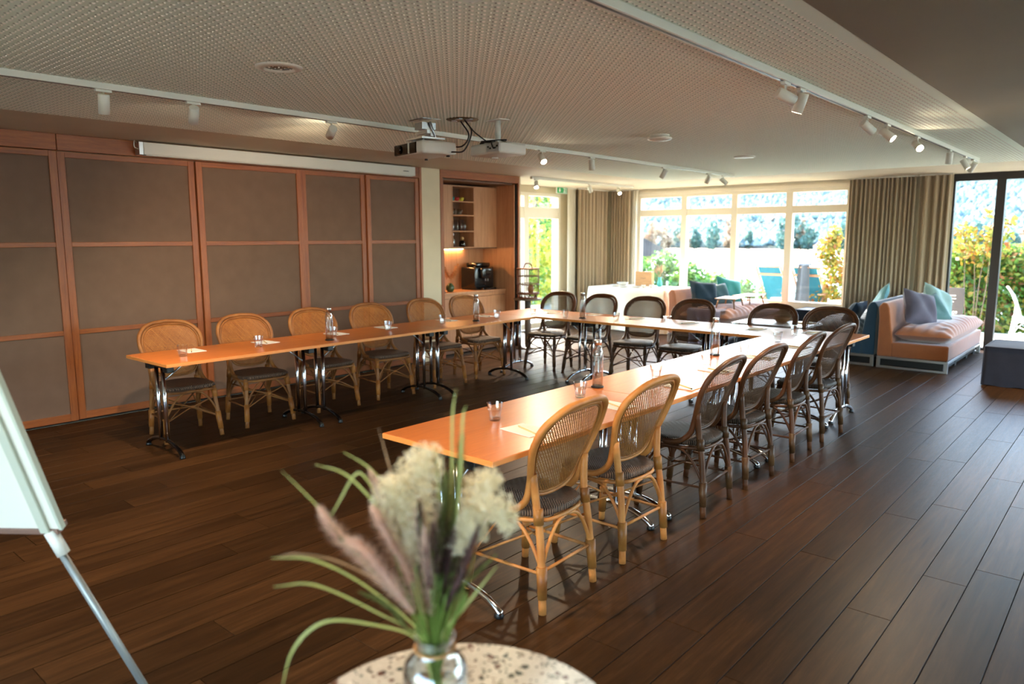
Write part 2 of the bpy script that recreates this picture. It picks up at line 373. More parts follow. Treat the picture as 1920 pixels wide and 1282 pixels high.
wq = MB().lohi((XL-.2, YR-.2, 0), (RX0, YR, CEIL)).lohi((RX1, YR-.2, 0), (XR, YR, CEIL)).lohi((RX0, YR-.2, 0), (RX1, YR, RZ0)).lohi((RX0, YR-.2, RZ1), (RX1, YR, CEIL)).build('wall_rear', M['wall_paint']); tag(wq, 'wall with a window behind the viewer', kind='structure')

def window(name, label, axis, plane, xs, zs, fr, dep, bars_x, bars_z, mat, pane_mat):
    """frame in the plane axis=plane; glass fields between the bars"""
    root = struct(name, label)
    def B(n, a, b, za, zb, d0=-dep/2, d1=dep/2, mt=mat, bev=.004):
        if axis == 'y': return bx(n, mt, (a, plane+d0, za), (b, plane+d1, zb), root, bev)
        return bx(n, mt, (plane+d0, a, za), (plane+d1, b, zb), root, bev)
    x0, x1 = xs; z0, z1 = zs
    B('head', x0, x1, z1-fr[2], z1); B('sill', x0, x1, z0, z0+fr[3])
    B('jamb', x0, x0+fr[0], z0+fr[3], z1-fr[2]); B('jamb', x1-fr[1], x1, z0+fr[3], z1-fr[2])
    for a, b in bars_x: B('mullion', a, b, z0+fr[3], z1-fr[2])
    gx = [x0+fr[0]]+[q for p in bars_x for q in p]+[x1-fr[1]]; gz = [z0+fr[3]]+[q for p in bars_z for q in p]+[z1-fr[2]]
    for i in range(0, len(gx), 2):
        for a, b in bars_z: B('transom', gx[i], gx[i+1], a, b, -dep/2+.006, dep/2-.006)
        for j in range(0, len(gz), 2): B('pane', gx[i], gx[i+1], gz[j], gz[j+1], -.004, .004, pane_mat, 0)
    return root
w1 = window('window_1', 'wide cream lake window with four tall panes and four upper lights', 'y', YB+.05, (WX0, WX1), (.46, CEIL), (.093, .082, .164, .099), .11,
       [(-6.696, -6.587), (-5.719, -5.61), (-4.755, -4.639)], [(2.037, 2.159)], M['white_frame'], M['pane'])
bx('sill_board', M['white_frame'], (WX0, YB-.07, .43), (WX1, YB+.01, .465), w1, .004)
for i, (a, b) in enumerate(((WX0+.1, -6.7), (-6.58, -5.72), (-5.6, -4.76), (-4.63, WX1-.1))): bx('apron_panel', M['white_frame'], (a, YB-.025, .08), (b, YB+.01, .40), w1, .006)
bx('cornice', M['white_frame'], (WX0, YB-.045, 2.44), (WX1, YB+.01, 2.50), w1, .004)
window('window_2', 'cream garden door and side light at the far left', 'x', XF-.05, (GL0, GL1), (.02, 2.43), (.06, .06, .058, .10), .11, [(10.02, 10.14)], [(1.985, 2.179)], M['white_frame'], M['pane'])
window('window_3', 'bronze framed sliding terrace doors', 'y', YB+.06, (-2.31, XR-.6), (.0, CEIL), (.03, .08, .105, .035), .12, [(-1.774, -1.66), (-.12, -.01), (1.55, 1.66)], [], M['black_frame'], M['pane'])
window('window_4', 'unseen window behind the viewer, widened to brighten the room', 'y', YR-.1, (RX0, RX1), (RZ0, RZ1), (.06, .06, .06, .06), .1, [(-1.75, -1.65), (-.25, -.15), (1.25, 1.35)], [], M['white_frame'], M['pane'])  # rear window enlarged out of view to bring in more daylight
window('added_window_5', 'bronze framed glazing added on the right to brighten the room, outside the view', 'x', XR+.1, (4.4, 11.8), (.0, CEIL), (.06, .06, .105, .035), .12, [(5.7, 5.8), (7.8, 7.9), (9.8, 9.9)], [], M['black_frame'], M['pane'])  # unseen glazing, added to let more daylight into the room

# ---- sliding linen panels along the left wall
VY = [-.30, 1.13, 2.383, 3.61, 4.82, 5.711, 6.56]
ZR = [(.795, .838), (1.575, 1.618)]
dcount = 0
for i in range(6):
    a, b = VY[i]+.004, VY[i+1]-.004; dep = .0 if i % 2 else .02
    dcount += 1
    root = struct('door_%d' % dcount, 'sliding panel of grey linen in a honey oak frame, %s from the coffee cupboard' % ['sixth', 'fifth', 'fourth', 'third', 'second', 'first'][i])
    xf = XL-dep; zb, zt_ = .018, 2.40
    st = .062
    for s0, s1 in ((a, a+st), (b-st, b)): bx('stile', M['orange_wood'], (xf-.04, s0, zb), (xf, s1, zt_), root, .003)
    for za, zb2 in [(zb, .085)]+ZR+[(zt_-.05, zt_)]: bx('rail', M['orange_wood_y'], (xf-.038, a+st, za), (xf-.002, b-st, zb2), root, .003)
    zz = [.085]+[q for p in ZR for q in p]+[zt_-.05]
    for j in range(0, 6, 2): bx('linen_field', M['wall_fabric'], (xf-.03, a+st, zz[j]), (xf-.016, b-st, zz[j+1]), root)
tr1 = struct('trim_1', 'honey oak fascia above the sliding panels')
for a, b in ((YR, 2.38), (2.386, 6.56)): bx('fascia_board', M['orange_wood_y'], (XL-.06, a, 2.405), (XL+.012, b, CEIL-.002), tr1, .003)
bx('end_post', M['orange_wood'], (XL-.06, 6.562, 0), (XL+.012, 6.60, CEIL-.002), tr1, .003)
bs = bx('gap_shade_strip', M['gap'], (XL-.06, YR, .0005), (XL-.045, 6.56, .02)); tag(bs, 'dark strip for the shade in the gap under the sliding panels', kind='structure')  # dark strip stands in for the shade under the panels

# ---- curtains
def curtain(name, label, p0, p1, nrm, pleats, amp, mat, z0=.015, z1=2.525, seed=0, group=None, gather=0):
    rr = random.Random(seed); p0 = Vector(p0+(0,)); p1 = Vector(p1+(0,)); n = Vector(nrm+(0,))
    ph = [rr.uniform(.75, 1.3) for _ in range(pleats)]; tot = sum(ph); cum = [0]
    for q in ph: cum.append(cum[-1]+q/tot)
    am = [rr.uniform(.7, 1.2)*amp for _ in range(pleats)]; dr = [rr.uniform(-.5, .5) for _ in range(pleats+1)]
    per = 8; mb_ = MB(); rows = 9; vs = []
    for j in range(rows+1):
        z = z0+(z1-z0)*j/rows; fl = 1-j/rows
        for i in range(pleats):
            for k in range(per+(1 if i == pleats-1 else 0)):
                t = k/per; s_ = cum[i]*(1-t)+cum[i+1]*t
                d_ = (dr[i]*(1-t)+dr[i+1]*t)*fl*.006
                wv = math.sin(2*math.pi*t); wv = math.copysign(abs(wv)**.75, wv)
                L_ = (p1-p0).length
                q = p0+(p1-p0)*s_+(p1-p0).normalized()*d_+n*(am[i]*wv*(.92+.1*fl))
                vs.append((q.x, q.y, z))
    w_ = pleats*per+1
    mb_.add(vs, [(j*w_+i, j*w_+i+1, (j+1)*w_+i+1, (j+1)*w_+i) for j in range(rows) for i in range(w_-1)], True)
    root = thing(name, label, 'curtain', group=group); mb_.build('drape', mat, root)
    tp = MB().lohi((min(p0.x, p1.x)-.02, min(p0.y, p1.y)-.015, z1+.0), (max(p0.x, p1.x)+.02, max(p0.y, p1.y)+.015, CEIL-.0005)); tp.build('curtain_rail', M['white_metal'], root)
    return root
M['sheer'] = leafy('sheer_voile', [(0, '#e9e4d6'), (1, '#efe9dc')], .6, .9)
curtain('curtain', 'taupe curtain of narrow folds right of the lake window', (-3.70, 12.38), (-2.76, 12.38), (0, 1), 15, .045, M['curtain'], seed=1)
curtain('curtain', 'taupe curtain with broad folds beside the bronze terrace door', (-2.70, 12.34), (-2.30, 12.34), (0, 1), 4, .045, M['curtain'], seed=2)
curtain('curtain', 'taupe curtain on the garden door wall in the far corner', (-8.17, 11.34), (-8.17, 12.30), (1, 0), 9, .055, M['curtain'], seed=3)
curtain('curtain', 'taupe curtain left of the lake window in the far corner', (-8.12, 12.36), (-7.68, 12.36), (0, 1), 7, .035, M['curtain'], seed=4)
curtain('sheer_curtain', 'white sheer curtain between garden door and taupe curtain', (-8.22, 11.08), (-8.22, 11.33), (1, 0), 4, .03, M['sheer'], seed=5)
curtain('sheer_curtain', 'thin strip of white sheer left of the lake window', (-7.69, 12.44), (-7.56, 12.44), (0, 1), 2, .02, M['sheer'], seed=6)
# ================================================================== TABLES
TZ = .74
def make_table(name, L, W, label, loc, rz, foot='chrome'):
    """long axis = local y, origin at the centre of the near short end"""
    t = thing(name, label, 'table', loc, rz, 'folding conference tables of the U')
    g = .0015
    bx('tabletop', M['table_top'], (-W/2, g, TZ-.026), (W/2, L-g, TZ), t, .0025)
    bx('edge_band', M['table_edge'], (-W/2-.0012, g-.0012, TZ-.0255), (W/2+.0012, L-g+.0012, TZ-.0025), t, .001)
    bx('under_beam', M['black'], (-.03, .16, TZ-.062), (.03, L-.16, TZ-.026), t, .003)
    for y, s in ((.10, 1), (L-.10, -1)):
        lg = MB()
        for dx in (-.055, .055): lg.tube([(dx, y, .085), (dx, y, TZ-.06)], .0155, 12)
        lg.tube([(0, y+s*.03, .16), (0, y+s*.03, TZ-.09)], .009, 8)
        leg = lg.build('leg', M['chrome'], t)
        ft = MB(); hw = min(.30, W/2-.05)
        pts = [(hw*math.sin(a), y, .014+.088*math.cos(a)**1.4 if math.cos(a) > 0 else .014) for a in [R(-90+i*180/18) for i in range(19)]]
        ft.tube(pts, [.0135+.004*abs(math.sin(R(-90+i*10))) for i in range(19)], 10)
        ft.build('foot', M[foot], leg)
        for sx in (-1, 1): MB().lathe([(.021, 0), (.023, .006), (.019, .022), (.012, .03)], 12, (sx*(hw-.008), y, .0005)).build('glide', M['black'], leg)
        br = MB().box((0, y, TZ-.045), (.34, .075, .036)).box((-.15, y, TZ-.06), (.07, .06, .07)).box((.15, y, TZ-.06), (.07, .06, .07))
        br.build('bracket', M['black'], leg, .006)
        MB().tube([(.05, y+s*.01, TZ-.17), (.06, y+s*.20, TZ-.032)], .006, 6).build('brace', M['steel'], leg)
    return t
LX, LW = -5.71, .70
ys = [2.36, 3.80, 5.24, 6.628]
for i in range(3): make_table('conference_table', ys[i+1]-ys[i], LW, 'orange beech table, %s of the row by the sliding panels' % ['nearest', 'middle', 'farthest'][i], (LX, ys[i], 0), 0, 'gloss_black')  # feet coloured black for the dark surroundings their chrome would mirror
RXc = -2.325
ys = [2.16, 3.655, 5.15, 6.628]
for i in range(3): make_table('conference_table', ys[i+1]-ys[i], LW, 'orange beech table, %s of the right-hand row' % ['front one', 'middle one', 'last one'][i], (RXc, ys[i], 0), 0)
xs = [-6.06, -4.86, -3.31, -1.945]
for i in range(3): make_table('conference_table', xs[i+1]-xs[i], .73, 'beech table of the cross row, %s' % ['at the left end by the birdcage', 'in the middle', 'at the right end by the sofas'][i], (xs[i], 6.63+.365, 0), R(-90))

# ================================================================== RATTAN CHAIRS
def rattan(name, a, b, c):
    m_, n_, p = new_mat(name); co, rv = coords(n_, (1, 1, 1), rnd=True)
    nz = nd(n_, 'TexNoise', i_Scale=9.0, i_Detail=5.0); n_.links.new(co, nz.inputs[0])
    n_.links.new(ramp(n_, nz.outputs[0], [(.3, lin(a)), (.5, lin(b)), (.7, lin(c))]), p.inputs['Base Color'])
    f2 = nd(n_, 'TexNoise', i_Scale=120.0, i_Detail=2.0); n_.links.new(co, f2.inputs[0])
    bp = nd(n_, 'Bump', i_Strength=.15, i_Distance=.001); n_.links.new(f2.outputs[0], bp.inputs['Height']); n_.links.new(bp.outputs[0], p.inputs['Normal'])
    p.inputs['Roughness'].default_value = .45; p.inputs['Specular IOR Level'].default_value = .3; return m_
def woven(name, a, b):
    """dark seat weave: angled strips"""
    m_, n_, p = new_mat(name); co = coords(n_, (1, 1, 1))
    sx = nd(n_, 'SeparateXYZ'); n_.links.new(co, sx.inputs[0])
    ab = nd(n_, 'Math', operation='ABSOLUTE'); n_.links.new(sx.outputs[0], ab.inputs[0])
    ad = nd(n_, 'Math', operation='ADD'); n_.links.new(ab.outputs[0], ad.inputs[0]); n_.links.new(sx.outputs[1], ad.inputs[1])
    sb = nd(n_, 'Math', operation='SUBTRACT'); n_.links.new(ab.outputs[0], sb.inputs[0]); n_.links.new(sx.outputs[1], sb.inputs[1])
    def wv(src, k):
        m1 = nd(n_, 'Math', operation='MULTIPLY', i_1=k); n_.links.new(src, m1.inputs[0])
        s1 = nd(n_, 'Math', operation='SINE'); n_.links.new(m1.outputs[0], s1.inputs[0]); return s1.outputs[0]
    a1, a2 = wv(ad.outputs[0], 400), wv(sb.outputs[0], 150)
    mu = nd(n_, 'Math', operation='MULTIPLY'); n_.links.new(a1, mu.inputs[0]); n_.links.new(a2, mu.inputs[1])
    sm = nd(n_, 'Math', operation='ADD'); n_.links.new(a1, sm.inputs[0]); n_.links.new(mu.outputs[0], sm.inputs[1])
    mr = nd(n_, 'MapRange'); mr.inputs['From Min'].default_value = -2; mr.inputs['From Max'].default_value = 2; n_.links.new(sm.outputs[0], mr.inputs['Value'])
    n_.links.new(ramp(n_, mr.outputs[0], [(.25, lin(a)), (.8, lin(b))]), p.inputs['Base Color'])
    bp = nd(n_, 'Bump', i_Strength=1.0, i_Distance=.004); n_.links.new(mr.outputs[0], bp.inputs['Height']); n_.links.new(bp.outputs[0], p.inputs['Normal'])
    p.inputs['Roughness'].default_value = .62; p.inputs['Specular IOR Level'].default_value = .25; return m_
M['honey'] = rattan('honey_rattan', '#a8652e', '#bd7a3e', '#cc8c4c')
M['honey_cane'] = rattan('honey_cane', '#7d4a20', '#94602c', '#a67036')
M['amber'] = rattan('amber_rattan', '#7a4a24', '#8f5a2e', '#a26c3a'); M['amber_cane'] = rattan('amber_cane', '#8a4f20', '#a0622c', '#b07238')
M['brown'] = rattan('brown_rattan', '#3f2413', '#52301a', '#623d22')
M['brown_cane'] = rattan('brown_cane', '#3a2413', '#4d331d', '#5e4228')
M['seat_dark'] = woven('dark_woven_seat', '#17100c', '#5c4a3c')
M['seat_brown'] = woven('brown_woven_seat', '#2a1c15', '#8a6a54')

def back_y(z, u): return -.118-.185*max(0, (z-.48)/.46)**1.08+.024*(u/.21)**2
def half_w(t):
    """half width of the back outline, t=0 bottom .. 1 top"""
    return .0
OUT = [(0, .492), (.09, .498), (.150, .522), (.182, .575), (.206, .65), (.228, .72), (.233, .78), (.217, .84), (.176, .888), (.110, .915), (.0, .925)]
def back_outline(sc=1.0, n=5):
    p = spline([(a, b, 0) for a, b in OUT], n); p = [(q.x, q.y) for q in p]
    full = [(-a, b) for a, b in p][::-1]+p[1:-1]
    c = .72
    return [(a*sc, c+(b-c)*sc) for a, b in full]
def inside(poly, x, y):
    r_ = False; n = len(poly)
    for i in range(n):
        x1, y1 = poly[i]; x2, y2 = poly[(i+1) % n]
        if (y1 > y) != (y2 > y) and x < (x2-x1)*(y-y1)/(y2-y1)+x1: r_ = not r_
    return r_
def weave_mesh(name, mat, hw):
    poly = back_outline(.985); mb_ = MB(); pitch, st = .0116, .016
    c0 = Vector((0, .72))
    for sgn in (1, -1):
        d = Vector((math.cos(R(52)), sgn*math.sin(R(52)))); nn = Vector((-d.y, d.x))
        for k in range(-40, 41):
            base = c0+nn*(k*pitch); run = []
            lift = .0007*sgn
            for j in range(-20, 21):
                q = base+d*(j*st)
                if inside(poly, q.x, q.y): run.append(q)
                else:
                    if len(run) > 1: _strip(mb_, run, nn, hw, lift)
                    run = []
            if len(run) > 1: _strip(mb_, run, nn, hw, lift)
    for k in range(0, 20):   # fine horizontal strands
        z = .52+k*.0200; run = []
        for j in range(-15, 16):
            q = Vector((j*st, z))
            if inside(poly, q.x, q.y): run.append(q)
        if len(run) > 1: _strip(mb_, run, Vector((0, 1)), .0011, .0)
    return mb_.mesh(name, mat)
def _strip(mb_, run, nn, hw, lift):
    vs = []
    for q in run:
        for s in (-1, 1):
            p = q+nn*(hw*s); vs.append((p.x, back_y(p.y, p.x)+lift, p.y))
    mb_.add(vs, [(2*i, 2*i+1, 2*i+3, 2*i+2) for i in range(len(run)-1)])
def make_chair(name, label, frame, cane, seat, strand=.0026):
    """front = local +y, origin on the floor under the seat"""
    t = thing(name, label, 'chair')
    S = .205
    # seat: rounded trapezoid pad
    sp = spline([(0, .215, 0), (.12, .212, 0), (.205, .17, 0), (.215, .05, 0), (.195, -.10, 0), (.13, -.185, 0), (0, -.205, 0)], 4)
    ring = [(p.x, p.y) for p in sp]+[(-p.x, p.y) for p in sp[::-1]][1:-1]
    n = len(ring); mb_ = MB(); lv = [(.94, .418), (1.0, .428), (1.0, .443), (.95, .453), (.6, .452), (.25, .449)]
    vs = [(x*s_, y*s_, z) for s_, z in lv for x, y in ring]
    mb_.add(vs, [(i*n+k, i*n+(k+1) % n, (i+1)*n+(k+1) % n, (i+1)*n+k) for i in range(len(lv)-1) for k in range(n)], True)
    b = len(vs); mb_.v += [(0, 0, .448)]; mb_.f += [((len(lv)-1)*n+k, (len(lv)-1)*n+(k+1) % n, b) for k in range(n)]; mb_.sm += [True]*n
    mb_.f.append(tuple(range(n))[::-1]); mb_.sm.append(False)
    mb_.build('seat', seat, t)
    MB().tube([(x*.97, y*.97, .405) for x, y in ring], .0105, 8, closed=True).build('seat_rim', frame, t)
    # hoop: from the seat sides sweeping back and up round the backrest
    oc = [(.208, .05, .43), (.207, -.045, .443), (.196, -.112, .495), (.197, back_y(.585, .19)-.003, .585)]
    side = oc+[(a+.018, back_y(b, a)-.003, b) for a, b in ((.207, .66), (.229, .73), (.235, .79), (.219, .852))]+[(.187, back_y(.905, .15)-.004, .905), (.114, back_y(.934, .1)-.004, .934), (0, back_y(.944, 0)-.004, .944)]
    R_ = spline(side, 5); hp = R_+[Vector((-p.x, p.y, p.z)) for p in R_[::-1]][1:]
    MB().tube(hp, .0165, 10).build('back_hoop', frame, t)
    MB().tube([(a, back_y(z, a), z) for a, z in back_outline(.99)], .0088, 8, closed=True).build('back_ring', frame, t)
    mb_ = MB(); rg = back_outline(.93)
    mb_.tube([(a, back_y(z, a)-.001, z) for a, z in rg], .0045, 6, closed=True); mb_.build('binding_ring', cane, t)
    link('woven_back', weave_mesh('woven_back', cane, strand), t)
    # legs
    for s in (-1, 1):
        lg = MB().tube(spline([(s*.225, .215, .001), (s*.212, .198, .16), (s*.20, .178, .30), (s*.195, .165, .425)], 4), .0178, 10)
        leg = lg.build('leg', frame, t)
        MB().tube([(s*.2205, .209, .055), (s*.208, .192, .205)], [.0215, .0235], 10).build('cane_wrap', cane, leg); MB().tube([(s*.2, .177, .33), (s*.196, .168, .40)], .0215, 10).build('cane_wrap', cane, leg)
        lg = MB().tube(spline([(s*.205, -.215, .001), (s*.198, -.205, .16), (s*.19, -.190, .34), (s*.188, -.168, .48), (s*.203, back_y(.63, .19)-.006, .63)], 4), .0178, 10)
        leg = lg.build('leg', frame, t)
        MB().tube([(s*.203, -.212, .07), (s*.196, -.203, .215)], [.021, .0245], 10).build('cane_wrap', cane, leg); MB().tube([(s*.187, -.18, .40), (s*.184, -.173, .47)], .0225, 10).build('cane_wrap', cane, leg)
    # braces: curved diagonals from each leg up to the seat, on four sides
    F = {(1, 1): (.210, .195), (-1, 1): (-.210, .195), (1, -1): (.197, -.203), (-1, -1): (-.197, -.203)}
    for a, b in (((-1, 1), (1, 1)), ((-1, -1), (1, -1)), ((1, 1), (1, -1)), ((-1, 1), (-1, -1))):
        A = Vector(F[a]+(.20,)); B = Vector(F[b]+(.20,)); mid = (A+B)/2
        for P_, Q_ in ((A, B), (B, A)):
            MB().tube(spline([P_, P_.lerp(mid, .28)+Vector((0, 0, .11)), P_.lerp(mid, .62)+Vector((0, 0, .185)), mid*.97+Vector((0, 0, .205))], 5), .0085, 7).build('brace', frame, t)
    for s in (-1, 1):   # thin crossed rods, front to rear and side to side
        MB().tube([(s*.213, .20, .165), (-s*.19, -.19, .345)], .0058, 6).build('cross_rod', frame, t)
        MB().tube([(s*.208, .19, .18), (s*.196, -.198, .18)], .0075, 7).build('stretcher', frame, t)
    MB().tube(spline([(-.21, .196, .17), (-.03, .2, .265), (.03, .2, .285), (.2, .176, .335)], 5), .0055, 6).build('cross_rod', frame, t)
    MB().tube(spline([(.21, .196, .17), (.03, .2, .265), (-.03, .2, .285), (-.2, .176, .335)], 5), .0055, 6).build('cross_rod', frame, t)
    MB().box((0, .2, .275), (.03, .02, .024)).build('cane_knot', cane, t, .006)
    MB().tube([(-.197, -.203, .19), (.197, -.203, .19)], .0075, 7).build('stretcher', frame, t)
    return t
ORD = ['first', 'second', 'third', 'fourth', 'fifth', 'sixth']
rr = random.Random(3)
honey = make_chair('rattan_chair', '', M['honey'], M['honey_cane'], M['seat_brown'])
amber = make_chair('rattan_chair', '', M['amber'], M['amber_cane'], M['seat_brown'], .0030)
brown = make_chair('rattan_chair', '', M['brown'], M['brown_cane'], M['seat_dark'], .0030)
used = {}
def place(src, x, y, rz, label, group):
    if src.name not in used:
        used[src.name] = 1; src.location = (x, y, 0); src.rotation_euler = (0, 0, rz); tag(src, label, None, group); return src
    return dup(src, (x, y, 0), rz, label, group)
for i, y in enumerate((2.80, 3.49, 4.23, 4.95, 5.74, 6.42)):
    place(amber, -6.075+rr.uniform(-.01, .01), y, R(-90+[-6, -4, -4, -5, -5, -6][i]), 'amber rattan chair between table and sliding panels, %s from the near end' % ORD[i], 'chairs by the sliding panels')
for i, y in enumerate((2.60, 3.28, 4.10, 4.76, 5.54, 6.26)):
    if i < 2: place(honey, -2.125, y, R(90+[2, -1][i]), ['honey rattan chair closest to the viewer, behind the grass bouquet', 'honey rattan chair second from the viewer, before the dark ones'][i], 'chairs along the right table row')
    else: place(brown, -2.11, y, R(90+[0, 0, 3, -2, 2, -3][i]), 'dark brown rattan chair on the right table row, %s of four from the honey chairs' % ORD[i-2], 'chairs along the right table row')
for i, x in enumerate((-5.74, -5.13, -4.46, -3.86, -2.96, -2.36)):
    place(brown, x, 7.36, R(180+[4, -3, 5, 0, -2, 3][i]), 'dark brown rattan chair behind the cross row, %s from the left' % ORD[i], 'chairs behind the cross row')
# ================================================================== ON THE TABLES
def make_tumbler():
    t = thing('tumbler', '', 'glass')
    n = 18; prof = [(.026, .0), (.0285, .004), (.0335, .050), (.0365, .056), (.0415, .090), (.0395, .090), (.0345, .058), (.031, .052), (.0255, .014), (.004, .012)]
    vs = []
    for r_, z in prof:
        for k in range(n):
            q = r_*(1.0 if (k % 2 or z > .055 or r_ < .027) else .955); vs.append((q*math.cos(2*math.pi*k/n), q*math.sin(2*math.pi*k/n), z))
    mb_ = MB(); mb_.add(vs, [(i*n+k, i*n+(k+1) % n, (i+1)*n+(k+1) % n, (i+1)*n+k) for i in range(len(prof)-1) for k in range(n)], False)
    mb_.f.append(tuple(range(n))[::-1]); mb_.sm.append(False); mb_.f.append(tuple(len(vs)-n+k for k in range(n))); mb_.sm.append(False)
    mb_.build('cup', M['glass'], t); return t
tum = make_tumbler(); used_t = []
def place_t(x, y, label, group):
    if not used_t: used_t.append(1); tum.location = (x, y, TZ+.0006); tag(tum, label, None, group); return
    dup(tum, (x, y, TZ+.0006), random.random()*3, label, group)
for i, (x, y) in enumerate(((-5.645, 2.618), (-5.656, 3.271), (-5.70, 4.06), (-5.685, 4.701), (-5.70, 5.461), (-5.603, 6.224))): place_t(x, y, 'clear tumbler on the row by the sliding panels, %s from the near end' % ORD[i], 'tumblers on the tables')
for i, (x, y) in enumerate(((-5.583, 6.853), (-5.017, 6.735), (-4.383, 6.808), (-3.782, 6.854), (-3.008, 6.807), (-2.471, 6.892))): place_t(x, y, 'clear tumbler on the cross row of the U, %s from the left' % ORD[i], 'tumblers on the tables')
for i, (x, y) in enumerate(((-2.431, 2.68), (-2.417, 3.393), (-2.371, 4.168), (-2.318, 4.782), (-2.357, 5.5), (-2.417, 6.338))): place_t(x, y, 'clear tumbler on the right table row, %s from the viewer' % ORD[i], 'tumblers on the tables')
def make_bottle():
    t = thing('water_bottle', '', 'bottle')
    out_ = [(.030, .006), (.0335, .010), (.0340, .205), (.032, .222), (.024, .240), (.0225, .262)]
    inn = [(.0205, .262), (.022, .240), (.0300, .220), (.0318, .204), (.0312, .014), (.002, .012)]
    MB().lathe(out_+inn, 28).build('body', M['glass'], t)
    MB().lathe([(.0005, .0135), (.0305, .0150), (.0308, .190), (.0005, .1902)], 28, cap=(False, False)).build('water', M['water'], t)
    MB().lathe([(.036, 0), (.039, .002), (.039, .007), (.0345, .012), (.030, .0055)], 28).build('base_ring', M['black'], t)
    MB().lathe([(.0235, .2625), (.0235, .290), (.022, .292), (.0, .292)], 24, cap=(True, False)).build('cap', M['steel'], t)
    return t
bot = make_bottle(); bot.location = (-5.522, 3.89, TZ+.0006); tag(bot, 'tall water bottle on the panel side row, nearest the viewer', None, 'water bottles on the tables')
for x, y, l in ((-5.563, 5.837, 'tall water bottle on the panel side row, in front of the coffee cupboard'), (-4.821, 6.794, 'tall water bottle on the cross row near the birdcage'), (-2.509, 5.305, 'tall water bottle on the right row, farther of its two'), (-2.505, 3.696, 'tall water bottle on the right row, nearer of its two')):
    dup(bot, (x, y, TZ+.0006), random.random()*3, l, 'water bottles on the tables')
pad_me = MB().lohi((-.075, -.105, 0), (.075, .105, .003)).mesh('note_pad', M['paper'])
pen_me = MB().tube([(-.085, 0, .0036), (.08, 0, .0036), (.088, 0, .0036)], [.0036, .0036, .0008], 6).mesh('pencil', M['pencil'])
tip_me = MB().tube([(-.0855, 0, .0036), (-.096, 0, .0036)], .0038, 6).mesh('eraser', M['black'])
pi = 0
def pad(x, y, rz, lab, pen=True):
    global pi
    o = link('note_pad', pad_me, None, (x, y, TZ+.0006), (0, 0, rz)); tag(o, 'white note pad ' + lab, 'paper', 'note pads on the tables')
    if pen:
        o = link('pencil', pen_me, None, (x+.012, y-.01, TZ+.004), (0, 0, rz+R(random.uniform(60, 85)))); tag(o, 'pencil on the pad ' + lab, 'pencil', 'pencils on the note pads'); link('eraser', tip_me, o)
for i, (x, y) in enumerate(((-5.875, 2.80), (-5.85, 3.45), (-5.85, 4.20), (-5.88, 4.83), (-5.86, 5.68), (-5.85, 6.28))): pad(x, y, R(90+random.uniform(-8, 8)), 'of the panel side row, %s from the near end' % ORD[i])
for i, (x, y) in enumerate(((-5.43, 7.06), (-4.95, 7.19), (-4.34, 7.14), (-3.68, 7.12), (-2.92, 7.06), (-2.40, 7.15))): pad(x, y, R(random.uniform(-8, 8)), 'on the cross row of the U, %s from the left' % ORD[i])
for i, (x, y) in enumerate(((-2.185, 2.63), (-2.16, 3.34), (-2.12, 4.05), (-2.20, 4.69), (-2.2, 5.42), (-2.2, 6.12))): pad(x, y, R(90+random.uniform(-8, 8)), 'on the right table row, %s from the viewer' % ORD[i])

# ================================================================== CEILING FITTINGS
def track(label, x, y0, y1, group='light tracks'):
    t = thing('light_track', label, 'light track', (x, 0, 0), 0, group); zt_ = CEIL-.0005 if x > PX1 or x < PX0 else PZ-.0005
    bx('rail', M['white_metal'], (-.021, y0, zt_-.036), (.021, y1, zt_), t, .002)
    bx('slot', M['black'], (-.008, y0+.02, zt_-.0368), (.008, y1-.02, zt_-.0355), t)
    return zt_-.036
TRZ = {}
TRZ['L'] = track('white light track over the left table row', -4.66, -1.0, 10.25)
TRZ['R'] = track('white light track above the right side of the room', -1.63, -1.0, 10.05)
TRZ['F'] = track('short white light track by the garden door', -7.10, 8.66, 11.5)
SPOT_W = 40
def spotlight(x, y, z, aim, on, label, group, power=.55):
    """adapter on the track, stem, can; aim = direction the lamp faces"""
    t = thing('track_spotlight', label, 'spotlight', (x, y, z), 0, group)
    bx('adapter', M['white_metal'], (-.014, -.045, -.016), (.014, .045, -.0003), t, .003)
    MB().tube([(0, 0, -.016), (0, 0, -.062)], .008, 8).build('stem', M['white_metal'], t)
    d = Vector(aim).normalized(); q = d.to_track_quat('Z', 'Y'); c = Vector((0, 0, -.075))
    can = MB().lathe([(.028, -.050), (.031, -.046), (.031, .062), (.0285, .062), (.0285, .054)], 20, cap=(True, False)).build('can', M['white_metal'], t, loc=c, rot=q.to_euler())
    MB().lathe([(.0284, .052), (.0001, .0525)], 20, cap=(False, False)).build('lens', M['lamp_on'] if on else M['lamp_off'], can)
    if on:
        ld = bpy.data.lights.new('spot_lamp', 'SPOT'); ld.energy = SPOT_W*power; ld.color = (1, .76, .50); ld.spot_size = R(85); ld.spot_blend = .9; ld.shadow_soft_size = .03
        lo = bpy.data.objects.new('spot_lamp', ld); COL.objects.link(lo); lo.parent = t
        lo.location = c+d*.075; lo.rotation_euler = (-d).to_track_quat('Z', 'Y').to_euler()
for i, (y, aim, on) in enumerate(((1.80, (-.25, .05, -1), 1), (2.33, (-.75, .25, -1), 1), (3.37, (-1, .38, -.45), 1), (5.85, (.75, -.35, -.75), 1), (6.71, (.0, .05, -1), 0), (8.26, (-.60, -.12, -1), 1), (9.46, (-.5, -.1, -1), 1), (9.93, (.7, .5, -.75), 0))):
    spotlight(-4.66, y, TRZ['L'], aim, on, 'white spotlight on the left track, %s from the near end%s' % ((ORD+['seventh', 'eighth'])[i], ', switched on' if on else ''), 'spotlights of the left track', [.45, .4, .3, .5, .5, .15, .15, .5][i])
